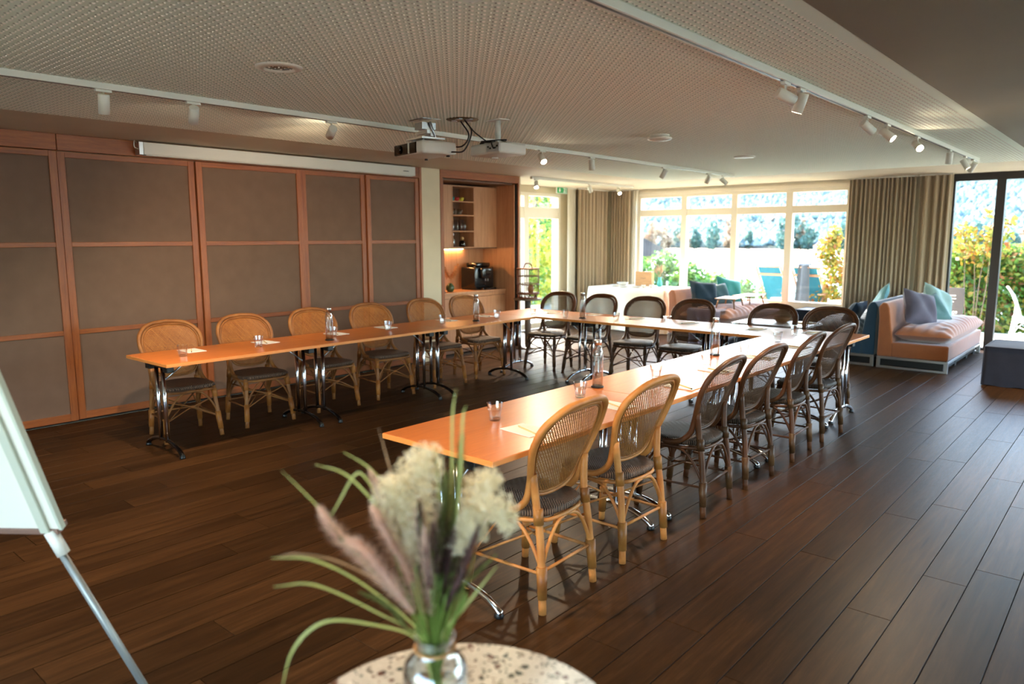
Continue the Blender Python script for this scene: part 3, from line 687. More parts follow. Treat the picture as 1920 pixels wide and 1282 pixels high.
for i, (y, aim, on) in enumerate(((4.21, (.65, .75, -.45), 0), (4.45, (-.35, .0, -1), 1), (5.76, (.6, .9, -.7), 0), (6.28, (.7, -.1, -.55), 1), (7.23, (.62, -.75, -.55), 1), (8.55, (-.1, .1, -1), 0), (9.34, (.45, .1, -.75), 1), (9.80, (-.5, .3, -.8), 0))):
    spotlight(-1.63, y, TRZ['R'], aim, on, 'white spotlight on the right track, %s from the near end%s' % ((ORD+['seventh', 'eighth'])[i], ', switched on' if on else ''), 'spotlights of the right track')
for i, (y, aim, on) in enumerate(((8.78, (.4, -.4, -.8), 1), (10.18, (.2, .5, -1), 0), (11.05, (.6, -.4, -.75), 1))):
    spotlight(-7.10, y, TRZ['F'], aim, on, 'white spotlight on the short track by the garden door, %s of three' % ORD[i], 'spotlights of the short track', 1.0)
# unseen spotlights added on the near track ends to brighten the foreground
for x, y, aim, l, pw_ in ((-1.63, 1.70, (-.30, .52, -1), 'white spotlight added on the right track to light the front table end', .36), (-1.63, 1.25, (.66, -.36, -1.25), 'white spotlight added on the right track to light the bouquet', .2), (-4.66, .35, (.75, .42, -1), 'white spotlight added on the left track above the flip chart to light the floor', 1.0)):
    spotlight(x, y, TRZ['L'], aim, 1, l, 'added spotlights out of view', pw_)
# round ceiling units
M['disc_white'] = plain('ceiling_unit_white', '#d8d2c4', .45)
t = thing('ceiling_downlight', 'round white recessed ceiling lamp with dark reflector above the left tables', 'ceiling light', (-3.545, 2.248, PZ), 0, 'round ceiling units')
MB().lathe([(.072, -.002), (.082, -.014), (.118, -.007), (.122, -.0005)], 36, cap=(False, False)).build('ring', M['disc_white'], t)
MB().lathe([(.0735, -.002), (.066, -.0008), (.0, -.0006)], 30, cap=(False, False)).build('reflector', M['gloss_black'], t)
t = thing('smoke_detector', 'round white domed unit under the middle of the ceiling', 'ceiling unit', (-3.366, 5.876, PZ), 0, 'round ceiling units')
MB().lathe([(.085, -.0005), (.085, -.018), (.078, -.02)], 32, cap=(False, False)).build('base', M['disc_white'], t)
MB().lathe([(.095, -.021), (.108, -.028), (.100, -.042), (.05, -.054), (.0, -.056)], 32, cap=(True, False)).build('cover', M['disc_white'], t)
t = thing('ceiling_disc', 'flat white round ceiling cover at the far end', 'ceiling unit', (-3.545, 8.061, PZ), 0, 'round ceiling units')
MB().lathe([(.115, -.0005), (.115, -.010), (.105, -.014), (.0, -.016)], 32, cap=(False, False)).build('cover', M['disc_white'], t)
MB().lathe([(.118, -.0004), (.118, -.004), (.1155, -.004)], 32, cap=(False, False)).build('rim', M['white_metal'], t)

# ---- projectors
M['proj'] = plain('projector_white', '#c9c6bd', .45)
def cable(name, pts, r_, parent): return MB().tube(spline(pts, 8), r_, 6).build(name, M['black'], parent)
p = thing('projector', 'white projector with black lens front, left of the two on the ceiling', 'projector', (-4.28, 3.95, PZ), R(-12), 'ceiling projectors')
MB().box((0, 0, -.222), (.42, .30, .095)).build('housing', M['proj'], p, .022, 3)
MB().box((-.045, -.149, -.222), (.33, .02, .080)).build('front_panel', M['gloss_black'], p, .008)
ln = MB().lathe([(.03, 0), (.032, .012), (.025, .016)], 20).build('lens', M['gloss_black'], p, loc=(-.12, -.158, -.222), rot=(R(90), 0, 0))
MB().box((.02, -.160, -.222), (.02, .006, .078)).build('front_bar', M['proj'], p, .002)
mt = MB().box((0, 0, -.003), (.20, .16, .006)).box((0, 0, -.05), (.11, .12, .05)).box((-.03, .02, -.115), (.20, .03, .02)).box((.03, -.04, -.10), (.17, .025, .025)).box((0, 0, -.145), (.24, .2, .012))
for sx in (-.07, .07): mt.tube([(sx, .0, -.02), (sx*.9, .05, -.15)], .01, 8); mt.tube([(sx, -.06, -.14), (sx, -.06, -.178)], .008, 8)
mt.build('mount', M['steel'], p, .0)
for sx in (-.16, .16): MB().lathe([(.014, -.282), (.014, -.268)], 12, (sx, .1, 0)).build('foot', M['black'], p)
cable('power_cable', [(.08, .14, -.19), (.20, .20, -.20), (.25, .23, -.12), (.165, .215, -.012)], .006, p)
cable('video_cable', [(.21, .10, -.25), (.32, .14, -.245), (.33, .20, -.11), (.235, .205, -.012)], .006, p)
p = thing('projector', 'pale projector hanging on a post, right of the two on the ceiling', 'projector', (-3.87, 4.32, PZ), R(-8), 'ceiling projectors')
MB().box((0, 0, -.225), (.36, .27, .085)).build('housing', M['proj'], p, .02, 3)
MB().box((.10, -.136, -.222), (.15, .006, .06)).build('socket_panel', M['steel'], p, .002)
for k in range(5): MB().box((.05+k*.026, -.140, -.215-.012*(k % 2)), (.015, .006, .012)).build('socket', M['black'], p)
MB().box((0, 0, -.003), (.16, .10, .006)).tube([(0, 0, -.004), (0, 0, -.165)], .022, 14).box((0, 0, -.17), (.16, .14, .01)).build('post', M['proj'], p)
MB().lathe([(.028, -.285), (.024, -.268)], 16, (-.06, .02, 0)).build('foot', M['proj'], p)
pts = []
for k in range(46): a = k*.55; pts.append((-.02+.11*math.cos(a)*(1-.004*k), -.03+.05*math.sin(a*1.15), -.165+.012*math.sin(a*.6)))
MB().tube(spline(pts, 2), .0055, 5).build('coiled_cable', M['black'], p)
cable('cable_drop', [(.05, -.07, -.17), (.11, -.15, -.185), (.13, -.17, -.205), (.12, -.145, -.232)], .0055, p)
cable('cable_feed', [(-.15, -.19, -.012), (-.11, -.14, -.09), (-.05, -.06, -.165)], .0055, p)
t = thing('cable_outlet', 'ragged round opening with brass plates in the ceiling between the projectors', 'cable outlet', (-4.05, 4.12, PZ), 0)
MB().lathe([(.125, -.0006), (.12, -.004), (.06, -.006), (.0, -.006)], 22, cap=(False, False)).build('cover_plate', plain('old_brass', '#6a5a3a', .5, .5, vary=.4), t)
for k in range(4): MB().box((.07*math.cos(k*1.7), .07*math.sin(k*1.7), -.008), (.05, .03, .006), Matrix.Rotation(k, 3, 'Z')).build('clip', M['steel'], t)
# ---- projection screen housing
sc = thing('projection_screen', 'long white roller screen housing above the sliding panels', 'projection screen', (XL+.07, 0, 0))
bx('housing', M['proj'], (-.05, 3.07, 2.415), (.05, 6.40, 2.528), sc, .006)
bx('lower_lip', M['proj'], (-.035, 3.09, 2.408), (.045, 6.36, 2.4145), sc)
bx('end_cap', M['steel'], (-.05, 3.03, 2.412), (.05, 3.069, 2.53), sc, .004)
bx('brand_mark', M['black'], (.0502, 6.20, 2.462), (.0508, 6.29, 2.472), sc)
MB().tube(spline([(.0, 3.03, 2.52), (.03, 3.0, 2.535), (.02, 3.0, 2.48), (.03, 3.035, 2.46)], 5), .004, 5).build('wire', M['white_metal'], sc)
# ---- exit sign
ex = thing('exit_sign', 'green emergency exit sign with white arrow and running figure', 'exit sign', (-8.20, 10.87, 0))
M['exit_green'] = plain('exit_green', '#1f9a52', .4); M['exit_white'] = plain('exit_white', '#f2f4ee', .4)
bx('plate', M['exit_green'], (-.012, -.145, 2.435), (.012, .145, 2.535), ex, .002)
bx('border', M['exit_white'], (-.011, -.15, 2.43), (.009, .15, 2.54), ex)
def flat(name, polys):
    mb_ = MB()
    for po in polys: mb_.prism(po, .0125, .0135, 0)
    return mb_.build(name, M['exit_white'], ex, recalc=True)
z0 = 2.485
flat('arrow', [[(-.085, z0+.035), (-.060, z0+.035), (-.060, z0), (-.040, z0), (-.0725, z0-.036), (-.105, z0), (-.085, z0)]])
flat('doorway', [[(.03, z0-.038), (.125, z0-.038), (.125, z0+.038), (.03, z0+.038), (.03, z0+.028), (.112, z0+.028), (.112, z0-.028), (.03, z0-.028)]])
flat('runner', [[(.055, z0+.012), (.075, z0+.016), (.085, z0-.002), (.075, z0-.008), (.085, z0-.026), (.076, z0-.030), (.062, z0-.012), (.046, z0-.022), (.042, z0-.016), (.058, z0-.002)], [(.072+.008*math.cos(k), z0+.026+.008*math.sin(k)) for k in [i*math.pi/4 for i in range(8)]]])
# ================================================================== COFFEE CUPBOARD
cb = thing('coffee_cupboard', 'built-in oak coffee cupboard with open shelves and worktop', 'cupboard')
Y0, Y1, XB = 6.937, 8.555, -7.93
def cbx(n, a, b, mt='cab_wood', bev=.002): return bx(n, M[mt], a, b, cb, bev)
cbx('header', (XL-.05, Y0, 2.44), (XL+.012, Y1, CEIL-.002), 'orange_wood_y'); cbx('jamb', (XL-.06, Y0, 0), (XL+.006, Y0+.055, 2.44), 'orange_wood')
cbx('end_panel', (XB, Y1-.03, 0), (XL+.012, Y1, 2.44), 'orange_wood'); cbx('pocket_door_edge', (XL-.05, 8.505, .01), (XL-.01, 8.522, 2.43), 'black')
cbx('inner_side', (XB, 8.475, 0), (XL-.03, 8.495, 2.42)); cbx('inner_side', (XB, Y0, 0), (XL-.065, Y0+.03, 2.43))
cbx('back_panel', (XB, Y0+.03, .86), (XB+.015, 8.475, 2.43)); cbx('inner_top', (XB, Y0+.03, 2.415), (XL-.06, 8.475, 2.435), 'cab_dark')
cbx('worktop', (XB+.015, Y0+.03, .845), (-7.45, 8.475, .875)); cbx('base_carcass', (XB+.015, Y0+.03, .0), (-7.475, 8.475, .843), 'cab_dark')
cbx('apron', (-7.474, Y0+.03, .795), (-7.458, 8.47, .843))
for a, b in ((6.97, 7.72), (7.726, 8.47)): d_ = cbx('base_door', (-7.474, a, .06), (-7.456, b, .788)); cbx('plinth', (-7.47, a, .002), (-7.465, b, .056), 'cab_dark')
XU = -7.62   # upper cabinets
cbx('upper_door', (XU-.018, 6.97, 1.50), (XU, 7.515, 2.385)); cbx('upper_door', (XU-.018, 7.985, 1.50), (XU, 8.47, 2.385))
cbx('shelf_box_side', (XB+.015, 7.52, 1.50), (XU, 7.536, 2.385)); cbx('shelf_box_side', (XB+.015, 7.966, 1.50), (XU, 7.982, 2.385))
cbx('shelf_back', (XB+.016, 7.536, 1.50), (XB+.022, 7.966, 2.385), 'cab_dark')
SH = [1.512, 1.745, 1.972, 2.168]
for z in SH: cbx('shelf', (XB+.022, 7.536, z-.016), (XU, 7.966, z))
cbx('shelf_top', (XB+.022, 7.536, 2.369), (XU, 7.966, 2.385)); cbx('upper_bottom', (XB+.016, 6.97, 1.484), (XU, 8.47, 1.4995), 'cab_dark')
bx('light_strip', emit('warm_strip', (1, .55, .2, 1), 14), (XB+.03, 7.0, 1.474), (XB+.045, 8.0, 1.4835), cb)
# things inside
def lathe_thing(name, label, cat, loc, prof, mat, part='bowl', n=24, group=None, extra=None):
    t = thing(name, label, cat, loc, 0, group); MB().lathe(prof, n).build(part, mat, t)
    if extra: extra(t)
    return t
cup_prof = [(.018, 0), (.022, .003), (.036, .03), (.040, .056), (.037, .056), (.033, .03), (.018, .008), (.0005, .007)]
def handle(mat): return lambda t: MB().tube(spline([(.0, -.036, .045), (.0, -.058, .042), (.0, -.056, .022), (.0, -.031, .016)], 5), .004, 6).build('handle', mat, t)
for y, c, nm in ((7.60, '#2f8f8a', 'teal'), (7.70, '#c23a30', 'red'), (7.79, '#d9c94a', 'yellow')):
    mm = plain('cup_'+nm, c, .25); lathe_thing('coffee_cup', 'small %s cup on the top shelf of the coffee cupboard' % nm, 'cup', (-7.70, y, 2.1686), cup_prof, mm, group='cups on the top shelf', extra=handle(mm))
mg = [(.030, 0), (.036, .004), (.038, .085), (.0355, .085), (.033, .008), (.0005, .008)]
for i, y in enumerate((7.60, 7.745)):
    lathe_thing('glass_mug', 'glass mug on the second shelf, %s one' % ['left', 'right'][i], 'mug', (-7.70, y, 1.9726), mg, M['glass'], 'cup', 20, 'glass mugs', lambda t: MB().tube(spline([(0, .036, .07), (0, .066, .066), (0, .064, .03), (0, .036, .022)], 5), .005, 6).build('handle', M['glass'], t))
tg = [(.022, 0), (.025, .003), (.031, .16), (.029, .16), (.023, .012), (.0005, .012)]
for i, y in enumerate((7.595, 7.675, 7.755, 7.835)):
    lathe_thing('tall_glass', 'tall drinking glass on the third shelf, %s from the left' % ORD[i], 'glass', (-7.69, y, 1.7456), tg, M['glass'], 'cup', 18, 'tall glasses', lambda t: MB().lathe([(.0235, .0125), (.0245, .03), (.0005, .031)], 18, cap=(True, False)).build('thick_base', M['glass'], t))
lathe_thing('carafe', 'glass bottle with stopper on the lowest open shelf', 'bottle', (-7.70, 7.605, 1.5126), [(.03, 0), (.035, .004), (.035, .10), (.016, .135), (.013, .165), (.011, .165), (.014, .135), (.032, .1), (.03, .008), (.0005, .008)], M['glass'], 'body', 20, None, lambda t: MB().lathe([(.010, .160), (.019, .172), (.019, .192), (.008, .198)], 16).build('stopper', M['steel'], t))
lathe_thing('milk_jug', 'dark little jug with pale wooden knob on the lowest open shelf', 'jug', (-7.70, 7.80, 1.5126), [(.045, 0), (.052, .01), (.05, .07), (.030, .092), (.0005, .098)], M['gloss_black'], 'body', 20, None, lambda t: MB().lathe([(.006, .097), (.021, .112), (.024, .128), (.014, .142), (.0005, .145)], 16).build('knob', M['pencil'], t))
# coffee machine
cm = thing('coffee_machine', 'black bean-to-cup coffee machine on the oak worktop', 'coffee machine', (-7.66, 8.13, .8756))
M['machine'] = plain('machine_black', '#0b0b0c', .22, coat=.4)
MB().lohi((-.2, -.21, .012), (.10, .20, .335)).build('body', M['machine'], cm, .02, 3); MB().lohi((-.17, -.13, .336), (.06, .17, .398)).build('bean_hopper', M['gloss_black'], cm, .02, 3)
MB().lohi((.101, -.12, .17), (.17, .12, .325)).build('brew_head', M['machine'], cm, .018, 3); MB().lohi((.101, -.14, .0), (.20, .15, .035)).build('drip_tray', M['gloss_black'], cm, .008)
MB().lohi((-.19, -.20, .0), (.10, .19, .0115)).build('base', M['black'], cm)
for dy in (-.025, .025): MB().tube([(.135, dy, .17), (.135, dy, .125)], .009, 10).build('spout', M['steel'], cm)
MB().lohi((.1705, -.06, .22), (.172, .06, .29)).build('display', M['gloss_black'], cm)
# green vase with dried grass
gv = thing('round_vase', 'small round green vase on the oak worktop', 'vase', (-7.60, 7.44, .8756))
MB().lathe([(.03, 0), (.045, .008), (.062, .045), (.058, .085), (.032, .112), (.026, .125), (.022, .125), (.028, .11), (.05, .08), (.0005, .02)], 28).build('body', plain('green_glaze', '#33492a', .3, vary=.3), gv)
db = thing('dried_bouquet', 'orange dried grass plumes in the green vase', 'dried flowers', (-7.60, 7.44, .99), 0)
M['dried'] = plain('dried_plume', '#c98a55', .9, vary=.25)
r3 = random.Random(9)
for k in range(9):
    a = r3.uniform(0, 6.28); sp_ = r3.uniform(.06, .16); hgt = r3.uniform(.16, .30)
    if k < 4: a = r3.uniform(1.2, 2.0) if k % 2 else r3.uniform(4.3, 5.1); sp_ = r3.uniform(.12, .17)
    tip = Vector((math.cos(a)*sp_*.5, math.sin(a)*sp_, hgt)); mid = Vector((tip.x*.35, tip.y*.35, hgt*.55))
    MB().tube(spline([(0, 0, .0), mid, tip], 5), .0018, 4).build('stem', M['dried'], db)
    mb_ = MB()
    for q in range(70):
        f_ = r3.random(); b = mid.lerp(tip, f_); d = Vector((r3.gauss(0, 1), r3.gauss(0, 1), r3.gauss(-.3, .7))).normalized()*r3.uniform(.025, .06)*(1-f_*.4)
        s_ = Vector((r3.gauss(0, 1), r3.gauss(0, 1), r3.gauss(0, 1))).normalized()*.0016
        mb_.add([b-s_, b+s_, b+d*.6+s_+Vector((0, 0, -.006)), b+d+Vector((0, 0, -.02))], [(0, 1, 2, 3)])
    tag(mb_.build('plume', M['dried'], db), kind='stuff')
t = thing('tray', 'thin black tray beside the green vase', 'tray', (-7.56, 7.22, .8756)); MB().lathe([(.07, 0), (.078, .004), (.082, .014), (.079, .014), (.074, .007), (.0005, .006)], 24).build('dish', M['black'], t); MB().lathe([(.0805, .0142), (.0835, .0155), (.0825, .017)], 24, cap=(False, False)).build('rim', M['steel'], t)

# ================================================================== SOFAS
def velvet(name, c):
    m_ = fabric(name, c, 700, .12, .75, .6, .10); return m_
M['terracotta'] = velvet('terracotta_velvet', '#995429'); M['petrol'] = velvet('petrol_velvet', '#123244'); M['rose'] = velvet('rose_velvet', '#b87552')
def soft(name, mat, parent, size, wr=.006, seed=0, nu=46, nv=28, sag=.0, edge=.55, bulge=1.0, n_f=16):
    """soft mattress cushion: origin at the centre of its underside"""
    r_ = random.Random(seed); L_, W_, H = size; ph = [r_.uniform(0, 6.28) for _ in range(8)]
    def fn(top):
        def f(u, v):
            x = (u*2-1); y = (v*2-1); e = (1-abs(x)**5)*(1-abs(y)**5)
            e = max(0, e)**edge
            px = x*W_/2; py = y*L_/2
            h = H*.5*e*bulge
            # pleats running in from the rim
            rim = max(0, 1-e*1.1)
            fold = wr*(math.sin(py*n_f*2.6+ph[0]+2*math.sin(px*6+ph[1]))*(abs(x)**1.5)+math.sin(px*n_f*2.6+ph[2]+2*math.sin(py*5+ph[3]))*(abs(y)**2)*.8)
            soft_ = wr*1.2*math.sin(px*9+ph[4])*math.sin(py*7+ph[5])
            z = H*.45+(h if top else -h*.9)+(fold*(e**.5)+soft_*e if top else 0)
            return (px, py, max(0, z))
        return f
    mb_ = MB(); mb_.grid(fn(True), nu, nv*2); g = fn(False); mb_.grid(lambda u, v: g(1-u, v), nu//2, nv)
    return mb_.build(name, mat, parent)
def sofa(name, label, loc, rz, L_, W_, velv, seed, group, backs=.83, cushion=True):
    """local: long axis y (0..L), backrest at x=0, seat opens to +x"""
    s = thing(name, label, 'sofa', loc, rz, group)
    bz = .145
    # steel sled frames at both ends and under the front
    for y in (.0, L_-.03):
        for a, b in (((.0, y, .0), (W_, y+.03, .03)), ((.0, y, bz-.03), (W_, y+.03, bz)), ((.0, y, .03), (.045, y+.03, bz-.03)), ((W_-.045, y, .03), (W_, y+.03, bz-.03))):
            bx('sled_bar', M['steel'], a, b, s, .004)
    bx('frame_rail', M['steel'], (W_-.03, .03, bz-.03), (W_, L_-.03, bz), s, .003); bx('frame_rail', M['steel'], (.0, .03, bz-.03), (.03, L_-.03, bz), s, .003)
    for y in (L_*.33, L_*.67, L_-.2): bx('block_foot', M['black'], (W_-.16, y, .0), (W_-.05, y+.09, bz-.03), s, .004)
    bx('under_shade', M['black'], (.05, .035, .035), (W_-.055, L_-.035, bz-.03), s)
    bx('seat_base', velv, (.16, .004, bz), (W_-.005, L_-.004, .335), s, .022, 4)
    pr = [(0, bz), (.0, .60), (-.012, backs-.06), (.03, backs), (.085, backs-.01), (.115, backs-.07), (.15, .52), (.175, .33), (.175, bz)]
    mb_ = MB().prism([(x, z) for x, z in pr], .004, L_-.004, 1); mb_.build('backrest', velv, s, .02, 4, recalc=True)
    if cushion:
        c = soft('seat_cushion', velv, s, (L_+.0, W_-.17, .27), .013, seed, 80, 60); c.location = ((W_+.20)/2-.0, L_/2, .315)
    return s
sofa('sofa', 'terracotta velvet sofa on a steel sled frame near the terrace door', (-2.56, 10.05, 0), 0, 2.21, .80, M['terracotta'], 1, 'sofas')
sofa('sofa', 'petrol blue velvet sofa back to back with the terracotta one', (-2.60, 12.22, 0), R(180), 2.14, .80, M['petrol'], 2, 'sofas')
sofa('sofa', 'rose velvet sofa standing under the lake window', (-5.74, 10.42, 0), 0, 2.02, 1.02, M['rose'], 3, 'sofas')
def pillow(label, c, loc, rot, size=.44, h=.15, seed=0, group='sofa cushions', sheen=.2):
    m_ = fabric('cushion_'+c.strip('#'), c, 600, .25, .85, sheen, .12); r_ = random.Random(seed); a1, a2 = r_.uniform(0, 6), r_.uniform(0, 6)
    t = thing('cushion', label, 'cushion', loc, 0, group); t.rotation_euler = rot
    def f(sg):
        def g(u, v):
            x, y = u*2-1, v*2-1; k = max(0, (1-x**4)*(1-y**4))**.6
            pin = 1-.10*(1-(abs(x)*abs(y))**.8)*max(abs(x), abs(y))**2
            z = h/2*k*(1+.10*math.sin(5*x+a1)*math.sin(4*y+a2))-.018*math.exp(-((x*.8+y*.5-.2)**2)*14)*k
            return (x*size/2*pin, y*size/2*pin, sg*z)
        return g
    mb_ = MB(); mb_.grid(f(1), 22, 22); q = f(-1); mb_.grid(lambda u, v: q(1-u, v), 22, 22); mb_.build('cover', m_, t)
    ring = [f(1)(u, v) for u, v in [(i/16, 0) for i in range(16)]+[(1, i/16) for i in range(16)]+[(1-i/16, 1) for i in range(16)]+[(0, 1-i/16) for i in range(16)]]
    MB().tube([(x, y, 0) for x, y, z in ring], .004, 5, closed=True).build('piping', m_, t)
    return t
def lean(deg, yaw=0, roll=0): return Euler((R(90-deg), R(roll), R(90+yaw)), 'XYZ')
# terracotta sofa
pillow('slate purple cushion leaning at the near end of the terracotta sofa', '#57505c', (-2.20, 10.52, .73), lean(26, -38, 14), .47, .20, 1)
pillow('small teal cushion in the middle of the terracotta sofa', '#4f6f6e', (-2.17, 10.98, .68), lean(30, -40, -16), .40, .18, 2)
pillow('pale green grey cushion at the far side of the terracotta sofa', '#8aa39c', (-2.18, 11.42, .74), lean(28, -36, 24), .47, .20, 3)
pillow('dark blue cushion on the petrol sofa', '#22364a', (-2.98, 10.42, .60), Euler((R(60), 0, R(-92)), 'XYZ'), .44, .16, 4)
pillow('light teal cushion with a corner showing above the sofa backs', '#5f8f94', (-2.86, 11.18, .72), Euler((R(62), R(38), R(-88)), 'XYZ'), .44, .14, 5)
# rose sofa
pillow('dark blue cushion on the rose sofa', '#1f3442', (-5.38, 10.92, .72), lean(24, -34, 6), .47, .20, 6)
pillow('grey blue cushion in the middle of the rose sofa', '#48656c', (-5.36, 11.38, .68), lean(28, -34, -8), .42, .18, 7)
pillow('turquoise cushion at the far end of the rose sofa', '#2f7d78', (-5.38, 11.84, .73), lean(24, -30, 12), .48, .20, 8)
# lilac throw on the near end of the rose sofa
M['lilac'] = fabric('lilac_throw', '#8f8699', 500, .3, .95, .2, .1)
th = thing('throw_blanket', 'lilac grey blanket hanging over the near end of the rose sofa', 'blanket')
mb_ = MB()
def thf(u, v):
    x = -5.38+.55*u+.02*math.sin(v*9); s_ = v*1.15
    if s_ < .55: y, z = 10.95-s_, .545+.012*math.sin(u*17+v*4)
    else: y, z = 10.395-.03*math.sin(u*20)*min(1, (s_-.55)*4), .545-(s_-.55)
    return (x, y, max(.02, z))
mb_.grid(thf, 40, 36); mb_.build('cloth', M['lilac'], th)
mb_ = MB()
for k in range(34): x = -5.38+.55*(k+.5)/34; y = 10.395-.03*math.sin((k+.5)/34*20); mb_.tube([(x, y-.004, .0), (x, y-.004, -.04)], .003, 4)
for v in range(len(mb_.v)): mb_.v[v] = (mb_.v[v][0], mb_.v[v][1], mb_.v[v][2]-.005)
mb_.v = [(x, y, z-.01) for x, y, z in mb_.v]
o = mb_.build('fringe', M['lilac'], th); o.location.z = .075
tag(o, kind='stuff')
# small bed-tray tables on the rose sofa
M['ash'] = wood('ash_tray_wood', '#b99a72', '#cdb08a', '#dcc4a2', (12, 1.5, 12), rough=.4, tint=.03)
M['leg_wood'] = wood('tray_leg_wood', '#8a5a34', '#9c6a40', '#ab784c', (12, 12, 1.5), rough=.4, tint=.05)
def tray_table(label, loc, rz):
    t = thing('tray_table', label, 'tray table', loc, rz, 'tray tables')
    MB().lohi((-.16, -.27, .150), (.16, .27, .165)).build('top', M['ash'], t, .006)
    for sx in (-1, 1):
        for sy in (-1, 1): MB().tube([(sx*.115, sy*.20, .150), (sx*.145, sy*.245, .0)], [.014, .009], 8).build('leg', M['leg_wood'], t)
tray_table('low ash tray table on the rose sofa, nearer one', (-4.99, 11.02, .541), R(8)); tray_table('low ash tray table on the rose sofa, one by the window', (-4.98, 11.72, .541), R(-4))
# ---- ottomans
def ottoman(label, lo, hi, c, seed, group='cube ottomans'):
    m_ = fabric('ottoman_'+c.strip('#'), c, 420, .4, .95, .1, .12); cx_, cy_ = (lo[0]+hi[0])/2, (lo[1]+hi[1])/2
    t = thing('ottoman', label, 'ottoman', (cx_, cy_, 0), 0, group); sx, sy, h = (hi[0]-lo[0])/2, (hi[1]-lo[1])/2, hi[2]
    r_ = random.Random(seed); mb_ = MB(); n = 18
    per = [(-sx+2*sx*i/n, -sy) for i in range(n)]+[(sx, -sy+2*sy*i/n) for i in range(n)]+[(sx-2*sx*i/n, sy) for i in range(n)]+[(-sx, sy-2*sy*i/n) for i in range(n)]
    lv = [0, .03, .1, .2, .3, h-.03, h]; N = len(per); ph = r_.uniform(0, 6)
    vs = []
    for z in lv:
        for k, (x, y) in enumerate(per):
            w_ = 1+.012*math.sin(k*1.3+ph+z*9)*(1-z/h)+.008*(1-z/h); vs.append((x*w_, y*w_, z+.004+(.006*math.sin(k*.9) if z == 0 else 0)))
    mb_.add(vs, [(i*N+k, i*N+(k+1) % N, (i+1)*N+(k+1) % N, (i+1)*N+k) for i in range(len(lv)-1) for k in range(N)], True)
    mb_.build('skirt', m_, t)
    MB().grid(lambda u, v: (-sx+2*sx*u, -sy+2*sy*v, h+.004+.012*(1-(2*u-1)**4)*(1-(2*v-1)**4)), 12, 12).build('top_panel', m_, t)
    MB().tube([(x, y, h+.004) for x, y in per], .007, 6, closed=True).build('piping', m_, t)
    for sx2, sy2 in ((-1, -1), (1, -1), (1, 1), (-1, 1)): MB().tube([(sx2*sx*1.01, sy2*sy*1.01, .01), (sx2*sx, sy2*sy, h+.004)], .006, 6).build('corner_seam', m_, t)
    return t
ottoman('dark grey cube ottoman cut by the right picture edge', (-1.335, 9.58, 0), (-.62, 10.30, .43), '#322f36', 1)
ottoman('navy cube ottoman under the right end of the lake window', (-4.22, 11.75, 0), (-3.52, 12.26, .50), '#2c3547', 2)
# slippers-like woven thing beside the ottoman
sl = thing('woven_mat', 'bit of patterned rug showing beside the dark ottoman', 'rug', (-1.25, 10.62, .001))
M['rug'] = fabric('patterned_rug', '#6b4f55', 120, .8, .95, .1, .5)
MB().grid(lambda u, v: (-.16+.9*u, -.25+.5*v, .012+.006*math.sin(u*60)*math.sin(v*60)), 40, 24).build('pile', M['rug'], sl)
MB().tube([(-.16, -.25, .008), (-.16, .25, .008)], .009, 6).build('border', M['rug'], sl)
# ---- low white table with a wooden bowl between the sofas
lt = thing('low_table', 'low white table behind the cross row, near the terracotta sofa', 'table', (-3.62, 9.42, 0)); M['white_lac'] = plain('white_lacquer', '#d9d7d6', .3)
MB().lohi((-.48, -.32, .525), (.48, .32, .55)).build('top', M['white_lac'], lt, .006)
for sx in (-.42, .42):
    for sy in (-.27, .27): MB().tube([(sx, sy, 0), (sx, sy, .525)], .018, 10).build('leg', M['black'], lt)
bw = lathe_thing('wooden_bowl', 'small woven bowl on the low white table', 'bowl', (-3.58, 9.50, .5506), [(.05, 0), (.075, .01), (.10, .04), (.105, .06), (.098, .06), (.09, .04), (.06, .015), (.0005, .014)], plain('wicker', '#8a5a2c', .6, bump=.8, bscale=120, vary=.3), 'bowl', 28, None, lambda t: MB().lathe([(.1055, .058), (.1085, .064), (.0985, .066)], 28, cap=(False, False)).build('rim', M['leg_wood'], t))
tb = thing('serving_board', 'round wooden board on the low white table', 'board', (-3.30, 9.55, .5506)); MB().lathe([(.10, 0), (.105, .004), (.105, .014), (.0005, .015)], 28, cap=(True, False)).build('plate', M['ash'], tb); MB().box((.13, 0, .008), (.07, .03, .012)).build('grip', M['ash'], tb, .004)

# ================================================================== BUFFET AND BIRDCAGE
M['linen'] = fabric('white_tablecloth', '#f0e6cf', 400, .2, .9, .1, .04)
bf = thing('buffet_table', 'buffet table under a floor length white cloth in the far corner', 'table', (-6.98, 11.58, 0))
bxh, byh = .78, .46
MB().lohi((-bxh+.01, -byh+.01, .735), (bxh-.01, byh-.01, .757)).build('tabletop', M['ash'], bf)
for sx in (-1, 1):
    for sy in (-1, 1): MB().tube([(sx*(bxh-.08), sy*(byh-.08), 0), (sx*(bxh-.08), sy*(byh-.08), .735)], .02, 8).build('leg', M['steel'], bf)
mb_ = MB(); per = []; n = 40
cor = .10
for i in range(n*4):
    s_, k = divmod(i, n); t_ = k/n*2-1
    p_ = [(t_*bxh, -byh), (bxh, t_*byh), (-t_*bxh, byh), (-bxh, -t_*byh)][s_]
    per.append(p_)
N = len(per); vs = []
for j in range(9):
    f_ = j/8
    for k, (x, y) in enumerate(per):
        a = .5+.5*math.sin(k*.62+1.3*math.sin(k*.13)); d = f_**.8*(.03+.085*a); nl = math.hypot(x/bxh, y/byh); vs.append((x*(1+d), y*(1+d*1.3), .760-.748*f_))
mb_.add(vs, [(i*N+k, (i+1)*N+k, (i+1)*N+(k+1) % N, i*N+(k+1) % N) for i in range(8) for k in range(N)], True)
mb_.f.append(tuple(range(N))); mb_.sm.append(False)
cl = thing('tablecloth', 'white cloth hanging in folds round the buffet table', 'tablecloth', (-6.98, 11.58, 0)); mb_.build('drape', M['linen'], cl)
